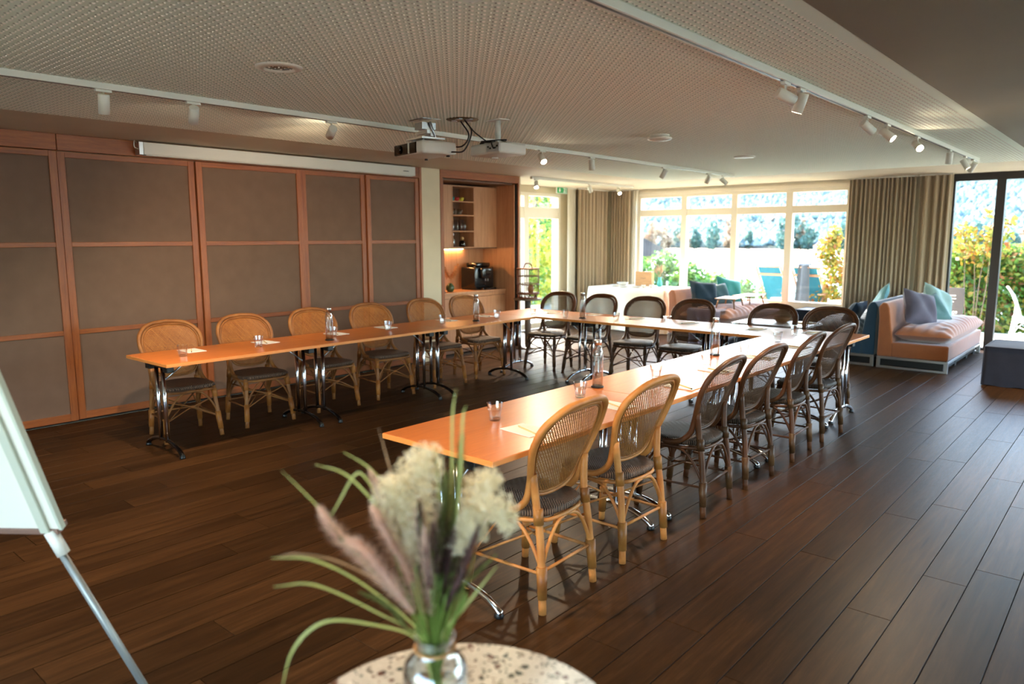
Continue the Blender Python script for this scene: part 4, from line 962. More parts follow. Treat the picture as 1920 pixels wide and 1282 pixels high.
BZ = .7606
wbx = thing('wooden_box', 'upright pale wooden box on the buffet', 'box', (-7.05, 11.90, BZ)); M['box_wood'] = wood('box_wood', '#b98552', '#c8955f', '#d6a570', (1.5, 12, 12), rough=.5, tint=.02)
MB().lohi((-.165, -.04, 0), (.165, .04, .26)).build('body', M['box_wood'], wbx, .004); MB().lohi((-.168, -.0605, -.0), (.168, -.0405, .262)).build('lid', M['box_wood'], wbx, .004)
MB().lohi((-.05, -.0612, .135), (.05, -.0606, .142)).build('stamp_line', M['cab_dark'], wbx)
bv = thing('turquoise_vase', 'turquoise glass vase on the buffet', 'vase', (-6.72, 11.86, BZ)); M['turq'] = plain('turquoise_glaze', '#4fb3ad', .2, coat=.3)
MB().lathe([(.03, 0), (.045, .01), (.05, .06), (.035, .11), (.03, .15), (.036, .165), (.031, .165), (.026, .15), (.03, .11), (.0005, .02)], 24).build('body', M['turq'], bv)
MB().lathe([(.0365, .163), (.0385, .168), (.0315, .170)], 24, cap=(False, False)).build('lip', M['turq'], bv)
dg = thing('dried_bouquet', 'beige dried grasses in the turquoise vase', 'dried flowers', (-6.72, 11.86, BZ+.14)); M['beige_dry'] = plain('beige_dry', '#b9a184', .9, vary=.3)
for k in range(14):
    a = k*2.4; sp_ = .03+.10*((k*7) % 5)/5; hgt = .16+.10*((k*3) % 4)/4; tip = Vector((math.cos(a)*sp_, math.sin(a)*sp_*.6, hgt))
    MB().tube([Vector((0, 0, 0)), tip*.7], .0018, 4).build('stem', M['beige_dry'], dg)
    MB().tube([tip*.6, tip*.8, tip*.95, tip*1.12], [.004, .014, .012, .001], 6).build('ear', M['beige_dry'], dg)
pl = [(.04, 0), (.075, .008), (.09, .016), (.088, .019), (.07, .011), (.0005, .007)]; M['china'] = plain('white_china', '#ebe8e2', .2)
for i, (x, y) in enumerate(((-7.40, 11.45), (-7.15, 11.32), (-6.90, 11.36))):
    for j in range(3 if i == 0 else 1):
        lathe_thing('plate', ('white plate in the buffet stack, %s from below' % ORD[j]) if i == 0 else 'white plate on the buffet, %s of the two singles' % ['left', 'right'][i-1], 'plate', (x, y, BZ+.0075*j), pl, M['china'], 'dish', 28, 'plates on the buffet', lambda t: MB().lathe([(.041, -.0001), (.042, .003), (.039, .003)], 24, cap=(False, False)).build('foot_ring', M['china'], t))
for i, (x, y) in enumerate(((-6.72, 11.30), (-6.60, 11.36), (-6.66, 11.48))): lathe_thing('coffee_cup', 'white cup on the buffet beside the turquoise vase, %s one' % ['front', 'right', 'rear'][i], 'cup', (x, y, BZ), cup_prof, M['china'], group='cups on the buffet', extra=handle(M['china']))
bsk = lathe_thing('bread_basket', 'white bowl at the left back of the buffet', 'bowl', (-7.48, 11.82, BZ), [(.06, 0), (.085, .01), (.11, .05), (.104, .05), (.07, .014), (.0005, .012)], M['china'], 'bowl', 28, None, lambda t: MB().lathe([(.1105, .049), (.113, .053), (.105, .055)], 28, cap=(False, False)).build('rim', M['china'], t))
# ---- pedestal table with birdcage
pt = thing('pedestal_table', 'slim round pedestal table beside the coffee cupboard', 'table', (-7.03, 8.50, 0)); M['bronze'] = plain('grey_brown_metal', '#6d6258', .5, .2)
MB().lathe([(.20, .722), (.215, .728), (.215, .742), (.0005, .745)], 36, cap=(True, False)).build('top', M['bronze'], pt); MB().tube([(0, 0, .012), (0, 0, .722)], .047, 18).build('column', M['bronze'], pt); MB().lathe([(.20, 0), (.20, .010), (.06, .018)], 36).build('foot', M['bronze'], pt)
bc = thing('birdcage', 'antique wooden birdcage standing on the pedestal table', 'birdcage', (-7.03, 8.50, .7456)); M['cage'] = plain('cage_wood', '#6b4026', .55, vary=.3)
cr = .135
MB().lathe([(.115, 0), (.12, .004), (.12, .012), (.10, .014)], 24).build('base_ring', M['cage'], bc)
for k in range(16): a = k*math.pi/8; MB().tube([(.105*math.cos(a), .105*math.sin(a), .012), (.105*math.cos(a), .105*math.sin(a), .05)], .006, 5).build('base_peg', M['cage'], bc)
MB().lathe([(.13, .05), (.142, .055), (.142, .07), (.0005, .072)], 24, cap=(True, False)).build('tray', M['cage'], bc)
for z in (.17, .26, .345): MB().tube([(cr*math.cos(k*math.pi/16), cr*math.sin(k*math.pi/16), z) for k in range(32)], .0055 if z < .34 else .008, 6, closed=True).build('hoop', M['cage'], bc)
for k in range(32): a = k*math.pi/16; MB().tube([(cr*math.cos(a), cr*math.sin(a), .068), (cr*math.cos(a), cr*math.sin(a), .347)], .0032, 5).build('bar', M['cage'], bc)
MB().lathe([(.138, .345), (.136, .352), (.0005, .356)], 24, cap=(True, False)).build('roof', M['cage'], bc); MB().tube(spline([(-.07, 0, .352), (-.04, 0, .40), (.04, 0, .40), (.07, 0, .352)], 5), .007, 6).build('handle', M['cage'], bc)
MB().tube([(-.10, 0, .15), (.10, 0, .15)], .005, 6).build('perch', M['cage'], bc); MB().lathe([(.03, .07), (.04, .10), (.038, .13), (.02, .16), (.0005, .165)], 16, (.03, .02, 0)).build('carved_bird', M['leg_wood'], bc)

bc.scale = (1.22, 1.22, 1.28)
# ================================================================== FOREGROUND
def terrazzo(name):
    m_, n_, p = new_mat(name); co = coords(n_, (1, 1, 1)); base = None
    nz = nd(n_, 'TexNoise', i_Scale=60.0, i_Detail=3.0); n_.links.new(co, nz.inputs[0])
    col = ramp(n_, nz.outputs[0], [(.3, lin('#c2beb5')), (.7, lin('#d2cec6'))])
    for sc_, thr, cols in ((46, .26, [(0, '#3a2a26'), (.3, '#24352f'), (.55, '#5a332a'), (.75, '#8d857a'), (.9, '#e4e0d8')]), (90, .22, [(0, '#2b2624'), (.4, '#33473c'), (.7, '#6b4a3c'), (.9, '#d8d4cc')])):
        mp = nd(n_, 'Mapping'); mp.inputs['Location'].default_value = (sc_, 3, 0); n_.links.new(co, mp.inputs[0])
        dn = nd(n_, 'TexNoise', i_Scale=45.0, i_Detail=2.0); n_.links.new(mp.outputs[0], dn.inputs[0])
        mxv = nd(n_, 'Mix', data_type='VECTOR'); mxv.inputs['Factor'].default_value = .018; n_.links.new(mp.outputs[0], mxv.inputs['A']); n_.links.new(dn.outputs['Color'], mxv.inputs['B'])
        vo = nd(n_, 'TexVoronoi', i_Scale=float(sc_)); n_.links.new(mxv.outputs['Result'], vo.inputs['Vector'])
        rnd = nd(n_, 'SeparateColor'); n_.links.new(vo.outputs['Color'], rnd.inputs[0])
        lt_ = nd(n_, 'Math', operation='LESS_THAN', i_1=thr+.12); n_.links.new(vo.outputs['Distance'], lt_.inputs[0])
        l2 = nd(n_, 'Math', operation='LESS_THAN', i_1=.5); n_.links.new(rnd.outputs[0], l2.inputs[0])
        mu = nd(n_, 'Math', operation='MULTIPLY'); n_.links.new(lt_.outputs[0], mu.inputs[0]); n_.links.new(l2.outputs[0], mu.inputs[1])
        cr_ = ramp(n_, rnd.outputs[1], [(a, lin(c)) for a, c in cols]); n_.nodes[-1].color_ramp.interpolation = 'CONSTANT'
        mx = nd(n_, 'Mix', data_type='RGBA'); n_.links.new(mu.outputs[0], mx.inputs['Factor']); n_.links.new(col, mx.inputs['A']); n_.links.new(cr_, mx.inputs['B']); col = mx.outputs['Result']
    n_.links.new(col, p.inputs['Base Color']); p.inputs['Roughness'].default_value = .3
    return m_
tz = thing('terrazzo_table', 'round terrazzo table at the bottom edge of the picture', 'table', (-.891, .872, 0))
MB().lathe([(.30, .718), (.319, .720), (.322, .724), (.322, .736), (.319, .74), (.0005, .74)], 72, cap=(True, False)).build('top', terrazzo('terrazzo'), tz)
MB().tube([(0, 0, .014), (0, 0, .718)], .03, 18).build('column', M['black'], tz); MB().lathe([(.21, 0), (.21, .008), (.05, .02)], 40).build('foot', M['black'], tz)
VX, VY_ = -.934, .862
vz = thing('glass_vase', 'clear glass bottle vase on the terrazzo table', 'vase', (VX, VY_, .7406))
vo_ = [(.050, 0), (.057, .006), (.060, .03), (.060, .115), (.056, .135), (.042, .152), (.034, .160), (.0335, .176), (.038, .186), (.038, .190)]
vi_ = [(.035, .190), (.0312, .176), (.0318, .160), (.039, .151), (.053, .134), (.0575, .115), (.0575, .03), (.05, .010), (.001, .009)]
MB().lathe(vo_+vi_, 40).build('body', M['glass'], vz)
MB().lathe([(.0005, .010), (.056, .030), (.0568, .085), (.0005, .0852)], 32, cap=(False, False)).build('water', M['water'], vz)
MB().tube([(.0365*math.cos(k*math.pi/16), .0365*math.sin(k*math.pi/16), .166) for k in range(32)], .0028, 6, closed=True).build('twine', plain('jute_twine', '#c9935f', .9, bump=.5, bscale=400), vz)
# ---- bouquet: metres right/up/away from the vase rim
bq = thing('grass_bouquet', 'bouquet of green blades, pink fountain grass and cream plumes in the glass vase', 'bouquet', (VX, VY_, .93))
RTV = Vector((math.cos(YAW), math.sin(YAW), 0)); AWV = Vector((-math.sin(YAW), math.cos(YAW), 0))
def bp(a, b, c=0.0): return RTV*(a/1000)+Vector((0, 0, 1))*(b/1000)+AWV*(c/1000)
M['blade'] = leafy('grass_blade', [(0, '#8f9a48'), (.5, '#a8ae62'), (1, '#bfc07c')], .3); M['stem_green'] = leafy('grass_stem', [(0, '#5f7a2c'), (1, '#86a04a')], .25)
M['blade_brown'] = leafy('dry_blade', [(0, '#8a6a4c'), (1, '#a5835f')], .3)
M['pink'] = leafy('pink_bristle', [(0, '#dab8ac'), (.5, '#f0d6c8'), (1, '#fff0e2')], .6, .8); M['purple'] = leafy('purple_bristle', [(0, '#4e3436'), (.6, '#7d5c5c'), (1, '#a88680')], .5, .8)
M['greenear'] = leafy('green_ear', [(0, '#5f6c34'), (.6, '#848c50'), (1, '#a8a070')], .5, .8); M['cream'] = leafy('cream_plume', [(0, '#e0d4b0'), (.5, '#efe5c8'), (1, '#faf3de')], .5, .9)
rb = random.Random(21)
def blade(pts, w_, mat, name='blade'):
    P_ = spline([bp(*p) for p in pts], 9); n = len(P_); mb_ = MB(); vs = []
    for i, p in enumerate(P_):
        t_ = (P_[min(i+1, n-1)]-P_[max(i-1, 0)]).normalized(); s_ = t_.cross(AWV+RTV*.5).normalized(); f_ = i/(n-1); q = w_*min(1, .55+f_*1.5)*(1-max(0, f_-.75)*3.2)
        up2 = s_.cross(t_)*w_*.25
        vs += [p-s_*q, p-up2, p+s_*q]
    mb_.add(vs, [(3*i+k, 3*i+k+1, 3*i+k+4, 3*i+k+3) for i in range(n-1) for k in (0, 1)], True); return mb_.build(name, mat, bq)
for pts in ([(-8, -80, 0), (-15, 10, -5), (-105, 130, -20), (-190, 250, -30), (-256, 322, -30)], [(-5, -80, 5), (-20, 20, 10), (-75, 190, 20), (-150, 290, 25), (-214, 316, 25)], [(0, -80, 5), (-18, 60, 20), (-60, 220, 40), (-115, 295, 50), (-168, 332, 50)],
            [(-6, -80, -5), (-22, 5, -10), (-110, 105, -30), (-200, 165, -45), (-275, 172, -50)], [(-6, -80, -8), (-25, 0, -12), (-95, 65, -40), (-200, 122, -50), (-270, 124, -60)], [(-10, -80, 0), (-35, 0, -10), (-110, 38, -30), (-190, 48, -40), (-245, 0, -45), (-272, -85, -45)],
            [(5, -80, 0), (15, 10, 10), (72, 170, 20), (140, 248, 25)], [(4, -80, -5), (12, 0, -10), (55, 60, -15), (115, 140, -15)], [(0, -80, 0), (25, 80, 0), (48, 280, 10), (55, 400, 15), (62, 425, 20)], [(0, -80, 0), (20, 60, 0), (32, 250, 20), (36, 400, 25), (44, 455, 25)],
            [(-4, -80, 0), (-25, 70, 0), (-95, 240, 15), (-118, 290, 15), (-140, 298, 20), (-175, 240, 25), (-190, 215, 25)], [(-6, -80, -6), (-30, 40, -10), (-120, 150, -25), (-160, 205, -30)], [(3, -80, 5), (8, 60, 10), (10, 250, 20), (4, 345, 25)]):
    blade(pts, rb.uniform(.0022, .0029), M['blade'])
for pts in ([(-2, -80, 0), (-30, 120, 30), (-80, 280, 60), (-105, 372, 70)], [(-5, -80, 0), (-40, 60, -10), (-150, 150, -30), (-235, 172, -35), (-272, 165, -35)], [(2, -80, 0), (60, 100, 25), (110, 150, 30)], [(-2, -80, 0), (-50, 180, 10), (-110, 240, 15)]):
    blade(pts, .0022, M['blade_brown'], 'dry_blade')
for k in range(34):   # stems in the neck and under water
    a = rb.uniform(0, 6.28); r0 = rb.uniform(.004, .030); r1 = rb.uniform(.01, .05); a2 = a+rb.uniform(-1.2, 1.2)+3.1
    p0 = Vector((math.cos(a2)*r1*.7, math.sin(a2)*r1*.7, -.172)); p1 = Vector((math.cos(a)*r0*.75, math.sin(a)*r0*.75, -.02)); p2 = Vector((math.cos(a)*r0*2.6, math.sin(a)*r0*2.6, rb.uniform(.08, .17)))
    MB().tube(spline([p0, p1, p2], 5), rb.uniform(.0013, .0022), 5).build('stem', M['stem_green'], bq)
def ear(pts, rad, n, mat, core, nm, blen=.02):
    P_ = spline([bp(*p) for p in pts], 8); m_ = len(P_); mb_ = MB()
    V_ = []; F_ = []
    for k in range(int(n*.6)):
        f_ = rb.random(); i = min(m_-2, int(f_*(m_-1))); p = P_[i].lerp(P_[i+1], f_*(m_-1)-i); t_ = (P_[i+1]-P_[i]).normalized()
        d = Vector((rb.gauss(0, 1), rb.gauss(0, 1), rb.gauss(0, 1))); d = (d-t_*d.dot(t_)).normalized()
        env = math.sin(math.pi*min(1, .12+f_*.86))**.6
        b0 = p+d*rad*.25*env; b1 = p+d*rad*env*rb.uniform(.6, 1.35)+t_*blen*rb.uniform(.2, .9); s_ = t_.cross(d)*rb.uniform(.0007, .0013)
        b = len(V_); V_ += [b0-s_, b0+s_, b1]; F_.append((b, b+1, b+2))
    mb_.add(V_, F_); o = mb_.build('bristles', mat, None)
    c_ = MB().tube(P_, [rad*.16*math.sin(math.pi*min(1, .10+.86*i/(m_-1)))**.6+.001 for i in range(m_)], 7).build(nm, core, bq)
    o.parent = c_; tag(o, kind='stuff')
    st = MB().tube(spline([bp(0, -60, 0), bp(pts[0][0]*.45, pts[0][1]*.45, pts[0][2]*.5), bp(*pts[0])], 6), .0016, 5).build('stem', M['stem_green'], bq)
ear([(-55, 85, -35), (-110, 160, -45), (-160, 215, -50), (-185, 255, -50)], .021, 1900, M['pink'], M['greenear'], 'fountain_grass_ear', .022)
ear([(-30, 70, -50), (-70, 135, -60), (-110, 190, -60), (-135, 205, -60)], .022, 1900, M['pink'], M['pink'], 'fountain_grass_ear', .020)
ear([(-15, 60, -30), (-45, 140, -30), (-80, 210, -30), (-98, 250, -30)], .024, 1900, M['pink'], M['pink'], 'fountain_grass_ear', .020)
ear([(-40, 40, -55), (-65, 80, -60), (-90, 100, -60), (-118, 112, -60)], .010, 600, M['greenear'], M['greenear'], 'green_ear', .012)
ear([(-5, 70, -20), (-12, 150, -20), (-18, 215, -20), (-20, 262, -20)], .012, 900, M['purple'], M['greenear'], 'dark_ear', .014)
ear([(0, 75, 0), (15, 170, 0), (22, 250, 0), (25, 300, 0)], .022, 1500, M['greenear'], M['greenear'], 'fountain_grass_ear', .020)
ear([(10, 80, 10), (30, 190, 20), (45, 290, 25), (52, 365, 30)], .020, 1500, M['greenear'], M['greenear'], 'green_ear', .016)
ear([(20, 60, -25), (48, 120, -30), (66, 170, -30), (82, 215, -30)], .015, 1100, M['purple'], M['purple'], 'dark_ear', .016)
ear([(5, 50, -10), (20, 110, -10), (32, 160, -10), (42, 205, -10)], .020, 1400, M['purple'], M['purple'], 'dark_ear', .018)
ear([(-10, 50, 10), (-25, 110, 15), (-38, 170, 20), (-48, 225, 20)], .021, 1500, M['pink'], M['purple'], 'fountain_grass_ear', .018)
ear([(-20, 95, 0), (-60, 190, 10), (-95, 255, 15), (-110, 300, 15)], .016, 1100, M['pink'], M['greenear'], 'fountain_grass_ear', .02)
ear([(15, 40, 0), (45, 80, 5), (80, 120, 5), (112, 150, 5)], .008, 500, M['greenear'], M['greenear'], 'green_ear', .010)
for k in range(12):
    a = rb.uniform(-70, 75); hh = rb.uniform(150, 260); dp = rb.uniform(-60, 40); b0 = rb.uniform(45, 90); mm = rb.choice([('pink', 'purple'), ('purple', 'purple'), ('purple', 'greenear'), ('greenear', 'greenear'), ('pink', 'greenear')])
    ear([(a*.25, b0, dp*.4), (a*.5, b0+(hh-b0)*.4, dp*.7), (a*.78, b0+(hh-b0)*.75, dp), (a, hh, dp)], rb.uniform(.013, .020), 1000, M[mm[0]], M[mm[1]], 'fountain_grass_ear', .018)
def plume(pts, rad, n, nm='plume'):
    P_ = spline([bp(*p) for p in pts], 8); m_ = len(P_); V_ = []; F_ = []
    for k in range(n):
        f_ = rb.random(); i = min(m_-2, int(f_*(m_-1))); p = P_[i].lerp(P_[i+1], f_*(m_-1)-i)
        d = Vector((rb.gauss(0, 1), rb.gauss(0, 1), rb.gauss(0, .8))).normalized(); env = math.sin(math.pi*min(1, .1+f_*.8))**.5
        q = p+d*rad*env*rb.random()**.45; cl_ = .35+.65*abs(math.sin(q.x*160)*math.sin(q.z*150+q.y*90))
        if rb.random() > cl_: continue
        e = Vector((rb.gauss(0, 1), rb.gauss(0, 1), rb.gauss(0, 1))).normalized()*rb.uniform(.002, .005); s_ = e.orthogonal().normalized()*rb.uniform(.0006, .0016)
        b = len(V_); V_ += [q-e-s_, q-e+s_, q+e+s_, q+e-s_]; F_.append((b, b+1, b+2, b+3))
    mb_ = MB(); mb_.add(V_, F_)
    c_ = MB().tube(P_, .0022, 5).build(nm, M['cream'], bq); o = mb_.build('plume_fluff', M['cream'], c_); tag(o, kind='stuff')
    MB().tube(spline([bp(0, -60, 0), bp(pts[0][0]*.5, pts[0][1]*.5, pts[0][2]*.5), bp(*pts[0])], 6), .0016, 5).build('stem', M['stem_green'], bq)
plume([(-22, 150, 20), (-35, 230, 25), (-30, 290, 30), (-8, 335, 30)], .050, 5200)
plume([(-30, 150, 0), (-60, 215, 5), (-75, 260, 10), (-60, 290, 10)], .040, 3800)
plume([(35, 160, 30), (62, 230, 40), (85, 270, 40), (110, 285, 35)], .034, 2600)
plume([(45, 160, 0), (75, 220, 0), (105, 250, 0), (128, 235, 0), (135, 205, 0)], .032, 3000)
plume([(40, 170, -10), (62, 205, -10), (72, 225, -10), (85, 190, -10)], .026, 2000)

# ---- flip chart easel seen from behind, at the left edge
fc = thing('flip_chart', 'white flip chart easel leaning at the left picture edge', 'flip chart'); M['fc_white'] = plain('flipchart_white', '#f2ede0', .35); M['fc_edge'] = plain('flipchart_edge', '#cfd2c0', .4); M['fc_tray'] = plain('flipchart_tray', '#8a6a5c', .5); M['alu'] = plain('aluminium_leg', (.42, .43, .40, 1), .5, .6)
B_ = Vector((-2.644, .792, .70)); Tt = Vector((-2.52, .627, 1.24)); d_ = Vector((-.79, -.62, 0)).normalized(); e_ = (Tt-B_).normalized(); n_v = d_.cross(e_)
if n_v.dot(-B_) < 0: n_v = -n_v
def slab(name, mat, a0, a1, b0, b1, c0, c1, bev=.002):
    vs = [B_+d_*a+e_*b+n_v*c for c in (c0, c1) for b in (b0, b1) for a in (a0, a1)]
    mb_ = MB(); mb_.add(vs, [(0, 2, 3, 1), (4, 5, 7, 6), (0, 1, 5, 4), (2, 6, 7, 3), (0, 4, 6, 2), (1, 3, 7, 5)]); return mb_.build(name, mat, fc, bev, recalc=True)
slab('board', M['fc_white'], .012, .69, .0, 1.02, -.012, .0); slab('edge_profile', M['fc_edge'], .0, .012, .0, 1.02, -.016, .006); slab('edge_profile', M['fc_edge'], .69, .702, .0, 1.02, -.016, .006)
slab('back_channel', M['fc_edge'], .045, .075, -.01, 1.0, .0005, .012); slab('back_channel', M['fc_edge'], .62, .65, -.01, 1.0, .0005, .012); slab('pen_tray', M['fc_tray'], .02, .68, -.022, -.001, -.05, .004)
ft = Vector((-2.505, .998, .002)); h0 = B_+d_*.048+e_*-.06; fl = ft+d_*1.1

for q0, q1 in ((B_+d_*.048+e_*-.01, ft), (B_+d_*.654+e_*-.01, fl)): MB().tube([q0, q0.lerp(q1, .12)], .021, 4).build('leg_socket', M['fc_white'], fc)
MB().tube([h0, ft], .0125, 4).build('leg', M['alu'], fc); MB().tube([B_+d_*.654+e_*-.06, fl], .0125, 4).build('leg', M['alu'], fc)
rear = B_+d_*.35+e_*.9+n_v*.012; MB().tube([rear, Vector((rear.x, rear.y, 0))+Vector((n_v.x, n_v.y, 0)).normalized()*.45+Vector((0, 0, .002))], .0115, 4).build('leg', M['alu'], fc)
for q in (ft, fl): MB().lathe([(.016, -.001), (.016, .03)], 10, q).build('rubber_foot', M['black'], fc)
slab('wing_bolt', M['black'], .022, .030, -.075, -.06, -.004, .012)

# ================================================================== OUTDOORS
def noise2(x, y, s, seed=0):
    r_ = np.random.default_rng(seed); o = np.zeros_like(x)
    for k in range(9):
        a = r_.uniform(0, 6.28); f_ = s*(1.35**k); o += np.sin(x*f_*math.cos(a)+y*f_*math.sin(a)+r_.uniform(0, 6.28))*(.8**k)
    return o/3
M['paving'] = plain('terrace_paving', '#d9d0be', .8, bump=.2, bscale=60, vary=.06, spec=.1); M['lawn'] = plain('bank_grass', '#4f6a2c', .9, vary=.3, bscale=60, spec=0.)
g1 = MB().lohi((-8.58, YB+.22, -.30), (9, 15.85, -.10)).lohi((4.12, -9, -.30), (13, YB+.22, -.10)).lohi((-11, -11, -.30), (4.12, YR-.22, -.10)).lohi((-12.2, 7.5, -.30), (-8.58, 15.85, -.10)).build('ground_terrace', M['paving']); tag(g1, 'pale paved terrace outside, with unseen parts added to light the ceiling', None, None, 'structure')  # unseen right and rear stretches added to bounce daylight up to the ceiling
NX, NY = 70, 60
gx = np.linspace(-140, 90, NX); gy = np.linspace(4, 60, NY); GX, GY = np.meshgrid(gx, gy)
dist = np.maximum(np.maximum(GY-16, (-12.2-GX)*.75), (GX-9)*.6); GZ = -.32-np.clip(dist, 0, 60)*.16+noise2(GX, GY, .15, 3)*.25; GZ = np.maximum(GZ, -7.5)
v = np.stack([GX, GY, GZ], -1).reshape(-1, 3); idx = np.arange(NX*NY).reshape(NY, NX); f = np.stack([idx[:-1, :-1], idx[:-1, 1:], idx[1:, 1:], idx[1:, :-1]], -1).reshape(-1, 4)
o = link('ground_bank', mesh_np('ground_bank', v, f, M['lawn'], True)); tag(o, 'green bank sloping down to the lake', None, None, 'structure')
m_, n_, p = new_mat('lake_water'); p.inputs['Base Color'].default_value = lin('#6f8f95'); p.inputs['Roughness'].default_value = .12
co = coords(n_, (1, 1, 1)); nz = nd(n_, 'TexNoise', i_Scale=.35, i_Detail=5.0); n_.links.new(co, nz.inputs[0]); bpn = nd(n_, 'Bump', i_Strength=.6, i_Distance=.4); n_.links.new(nz.outputs[0], bpn.inputs['Height']); n_.links.new(bpn.outputs[0], p.inputs['Normal']); M['lake'] = m_
lk = MB().add([(-1600, 25, -6.4), (900, 25, -6.4), (900, 427, -6.4), (-1600, 427, -6.4)], [(0, 1, 2, 3)]).build('lake', M['lake']); tag(lk, 'bright lake surface seen through the windows', 'lake', None, 'stuff')
# wooded hills on the far shore
NX, NY = 260, 120
gx = np.linspace(-1700, 900, NX); gy = np.linspace(425, 2300, NY); GX, GY = np.meshgrid(gx, gy); dd = (GY-430)/1000
def hill_z(x, y):
    d_ = (y-430)/1000
    z = -5.6+np.clip(d_, 0, 3)**1.15*88*(1+.22*noise2(x, y*.4, .0026, 5))+noise2(x, y, .02, 6)*1.2*np.clip(d_*6, 0, 1)
    return z+np.clip((-500-x)/500, 0, 1)*30*np.clip(d_*1.2, 0, 1)
GZ = hill_z(GX, GY)
v = np.stack([GX, GY, GZ], -1).reshape(-1, 3); idx = np.arange(NX*NY).reshape(NY, NX); f = np.stack([idx[:-1, :-1], idx[:-1, 1:], idx[1:, 1:], idx[1:, :-1]], -1).reshape(-1, 4)
m_, n_, p = new_mat('far_wooded_hill'); co = coords(n_); n1 = nd(n_, 'TexNoise', i_Scale=.035, i_Detail=9.0, i_Roughness=.78); n_.links.new(co, n1.inputs[0])
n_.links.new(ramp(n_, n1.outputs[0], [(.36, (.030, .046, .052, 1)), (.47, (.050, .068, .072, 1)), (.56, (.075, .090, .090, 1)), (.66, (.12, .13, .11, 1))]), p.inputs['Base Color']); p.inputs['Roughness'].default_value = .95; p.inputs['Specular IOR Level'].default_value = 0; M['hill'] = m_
hills_o = link('hills', mesh_np('hills', v, f, M['hill'], True)); tag(hills_o, 'hazy wooded hillside across the lake', None, None, 'structure')
def leafcloud(name, cen, rad, n, size, mat, parent, seed, shell=.55, stretch=1.0):
    r_ = np.random.default_rng(seed); cen = np.atleast_2d(np.array(cen, float)); rad = np.atleast_2d(np.array(rad, float)); vol = rad.prod(1)**(2/3); k = r_.choice(len(cen), n, p=vol/vol.sum())
    d = r_.normal(size=(n, 3)); d /= np.linalg.norm(d, axis=1)[:, None]; rr_ = r_.uniform(shell, 1, n)[:, None]; c = cen[k]+d*rad[k]*rr_
    a = r_.normal(size=(n, 3)); a /= np.linalg.norm(a, axis=1)[:, None]; b = np.cross(a, r_.normal(size=(n, 3))); b /= np.linalg.norm(b, axis=1)[:, None]
    s_ = (size*r_.uniform(.6, 1.4, n))[:, None]; a *= s_*stretch; b *= s_*.62; nn = np.cross(a, b)/s_*.25
    v = np.stack([c-a, c+b*.9+nn, c+a, c-b*.9+nn], 1).reshape(-1, 3); f = np.arange(4*n).reshape(n, 4)
    return link(name, mesh_np(name, v, f, mat), parent)
r_ = np.random.default_rng(8); nf = 15000
fy = 436+1100*r_.random(nf)**1.5; fx = -fy*r_.uniform(.02, .92, nf)-10; fz = hill_z(fx, fy)
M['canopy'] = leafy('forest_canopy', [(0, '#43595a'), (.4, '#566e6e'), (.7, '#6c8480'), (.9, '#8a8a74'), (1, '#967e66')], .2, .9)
sz = r_.uniform(2.0, 5.0, nf)*(1+.4*(fy > 700)); a_ = r_.uniform(0, 6.28, nf)
cv = np.stack([fx, fy, fz+sz*.5], -1); ring = []
for q in range(6): ring.append(cv+np.stack([np.cos(a_+q*1.047)*sz*.55, np.sin(a_+q*1.047)*sz*.55, r_.uniform(-.25, .25, nf)*sz], -1))
topv = cv+np.stack([0*sz, 0*sz, sz*.8], -1); allv = np.stack(ring+[topv], 1).reshape(-1, 3); bb = np.arange(nf)[:, None, None]*7
ff = (np.stack([np.arange(6), (np.arange(6)+1) % 6, np.full(6, 6)], -1)[None]+bb).reshape(-1, 3)
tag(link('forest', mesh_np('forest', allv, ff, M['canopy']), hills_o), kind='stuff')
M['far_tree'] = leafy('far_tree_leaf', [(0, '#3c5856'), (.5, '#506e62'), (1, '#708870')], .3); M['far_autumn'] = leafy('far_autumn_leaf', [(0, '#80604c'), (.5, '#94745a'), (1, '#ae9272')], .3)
M['trunk'] = plain('bark', '#6a5644', .9, vary=.3)
def tree(name, label, loc, h, rads, n, size, mat, seed, group, trunk_r=None, base=.25):
    t = thing(name, label, 'tree', loc, 0, group); r_ = random.Random(seed); cen = []; rad = []
    for k in range(rads):
        f_ = (k+.5)/rads; w_ = h*(.26 if rads < 5 else .24)*math.sin(math.pi*min(.93, .22+f_*.72))
        cen.append((r_.uniform(-1, 1)*w_*.5, r_.uniform(-1, 1)*w_*.5, h*(base+(.91-base)*f_))); rad.append((w_, w_, h*.17))
    tag(leafcloud('foliage', cen, rad, n, size, mat, t, seed), kind='stuff'); MB().tube([(0, 0, -.4), (0, 0, h*.8)], [trunk_r or h*.02, h*.006], 7).build('trunk', M['trunk'], t); return t
rs = random.Random(77); shore = []
xx = -272
while xx < -24: shore.append((xx, rs.choice([9, 10, 12, 13, 16]), 1 if rs.random() < .35 else 0)); xx += rs.uniform(5.5, 9.5)
for xx, h in ((-160, 19), (-147, 23), (-129, 22)): shore.append((xx, h, 0))
shore = sorted(q for q in shore if abs(q[0]+140.5) > 7.5 and abs(q[0]+173) > 7)
for i, (x, h, au) in enumerate(shore):
    tree('shore_tree', '%s tree on the far lake shore, %s from the left' % ('russet' if au else 'green', (ORD+['seventh', 'eighth', 'ninth', 'tenth', 'eleventh', 'twelfth', 'thirteenth', 'fourteenth', 'fifteenth', 'sixteenth', 'seventeenth', 'eighteenth', 'nineteenth']+[q_ for t_, z_ in (('twenty', 'twentieth'), ('thirty', 'thirtieth'), ('forty', 'fortieth')) for q_ in [z_]+[t_+'-'+u_ for u_ in ORD[:6]+['seventh', 'eighth', 'ninth']]])[i]), (x, 428+(i % 3)*6, -6.4), h*1.2, 4, 520, 1.0, M['far_autumn'] if au else M['far_tree'], 40+i, 'trees on the far shore', None, .08)
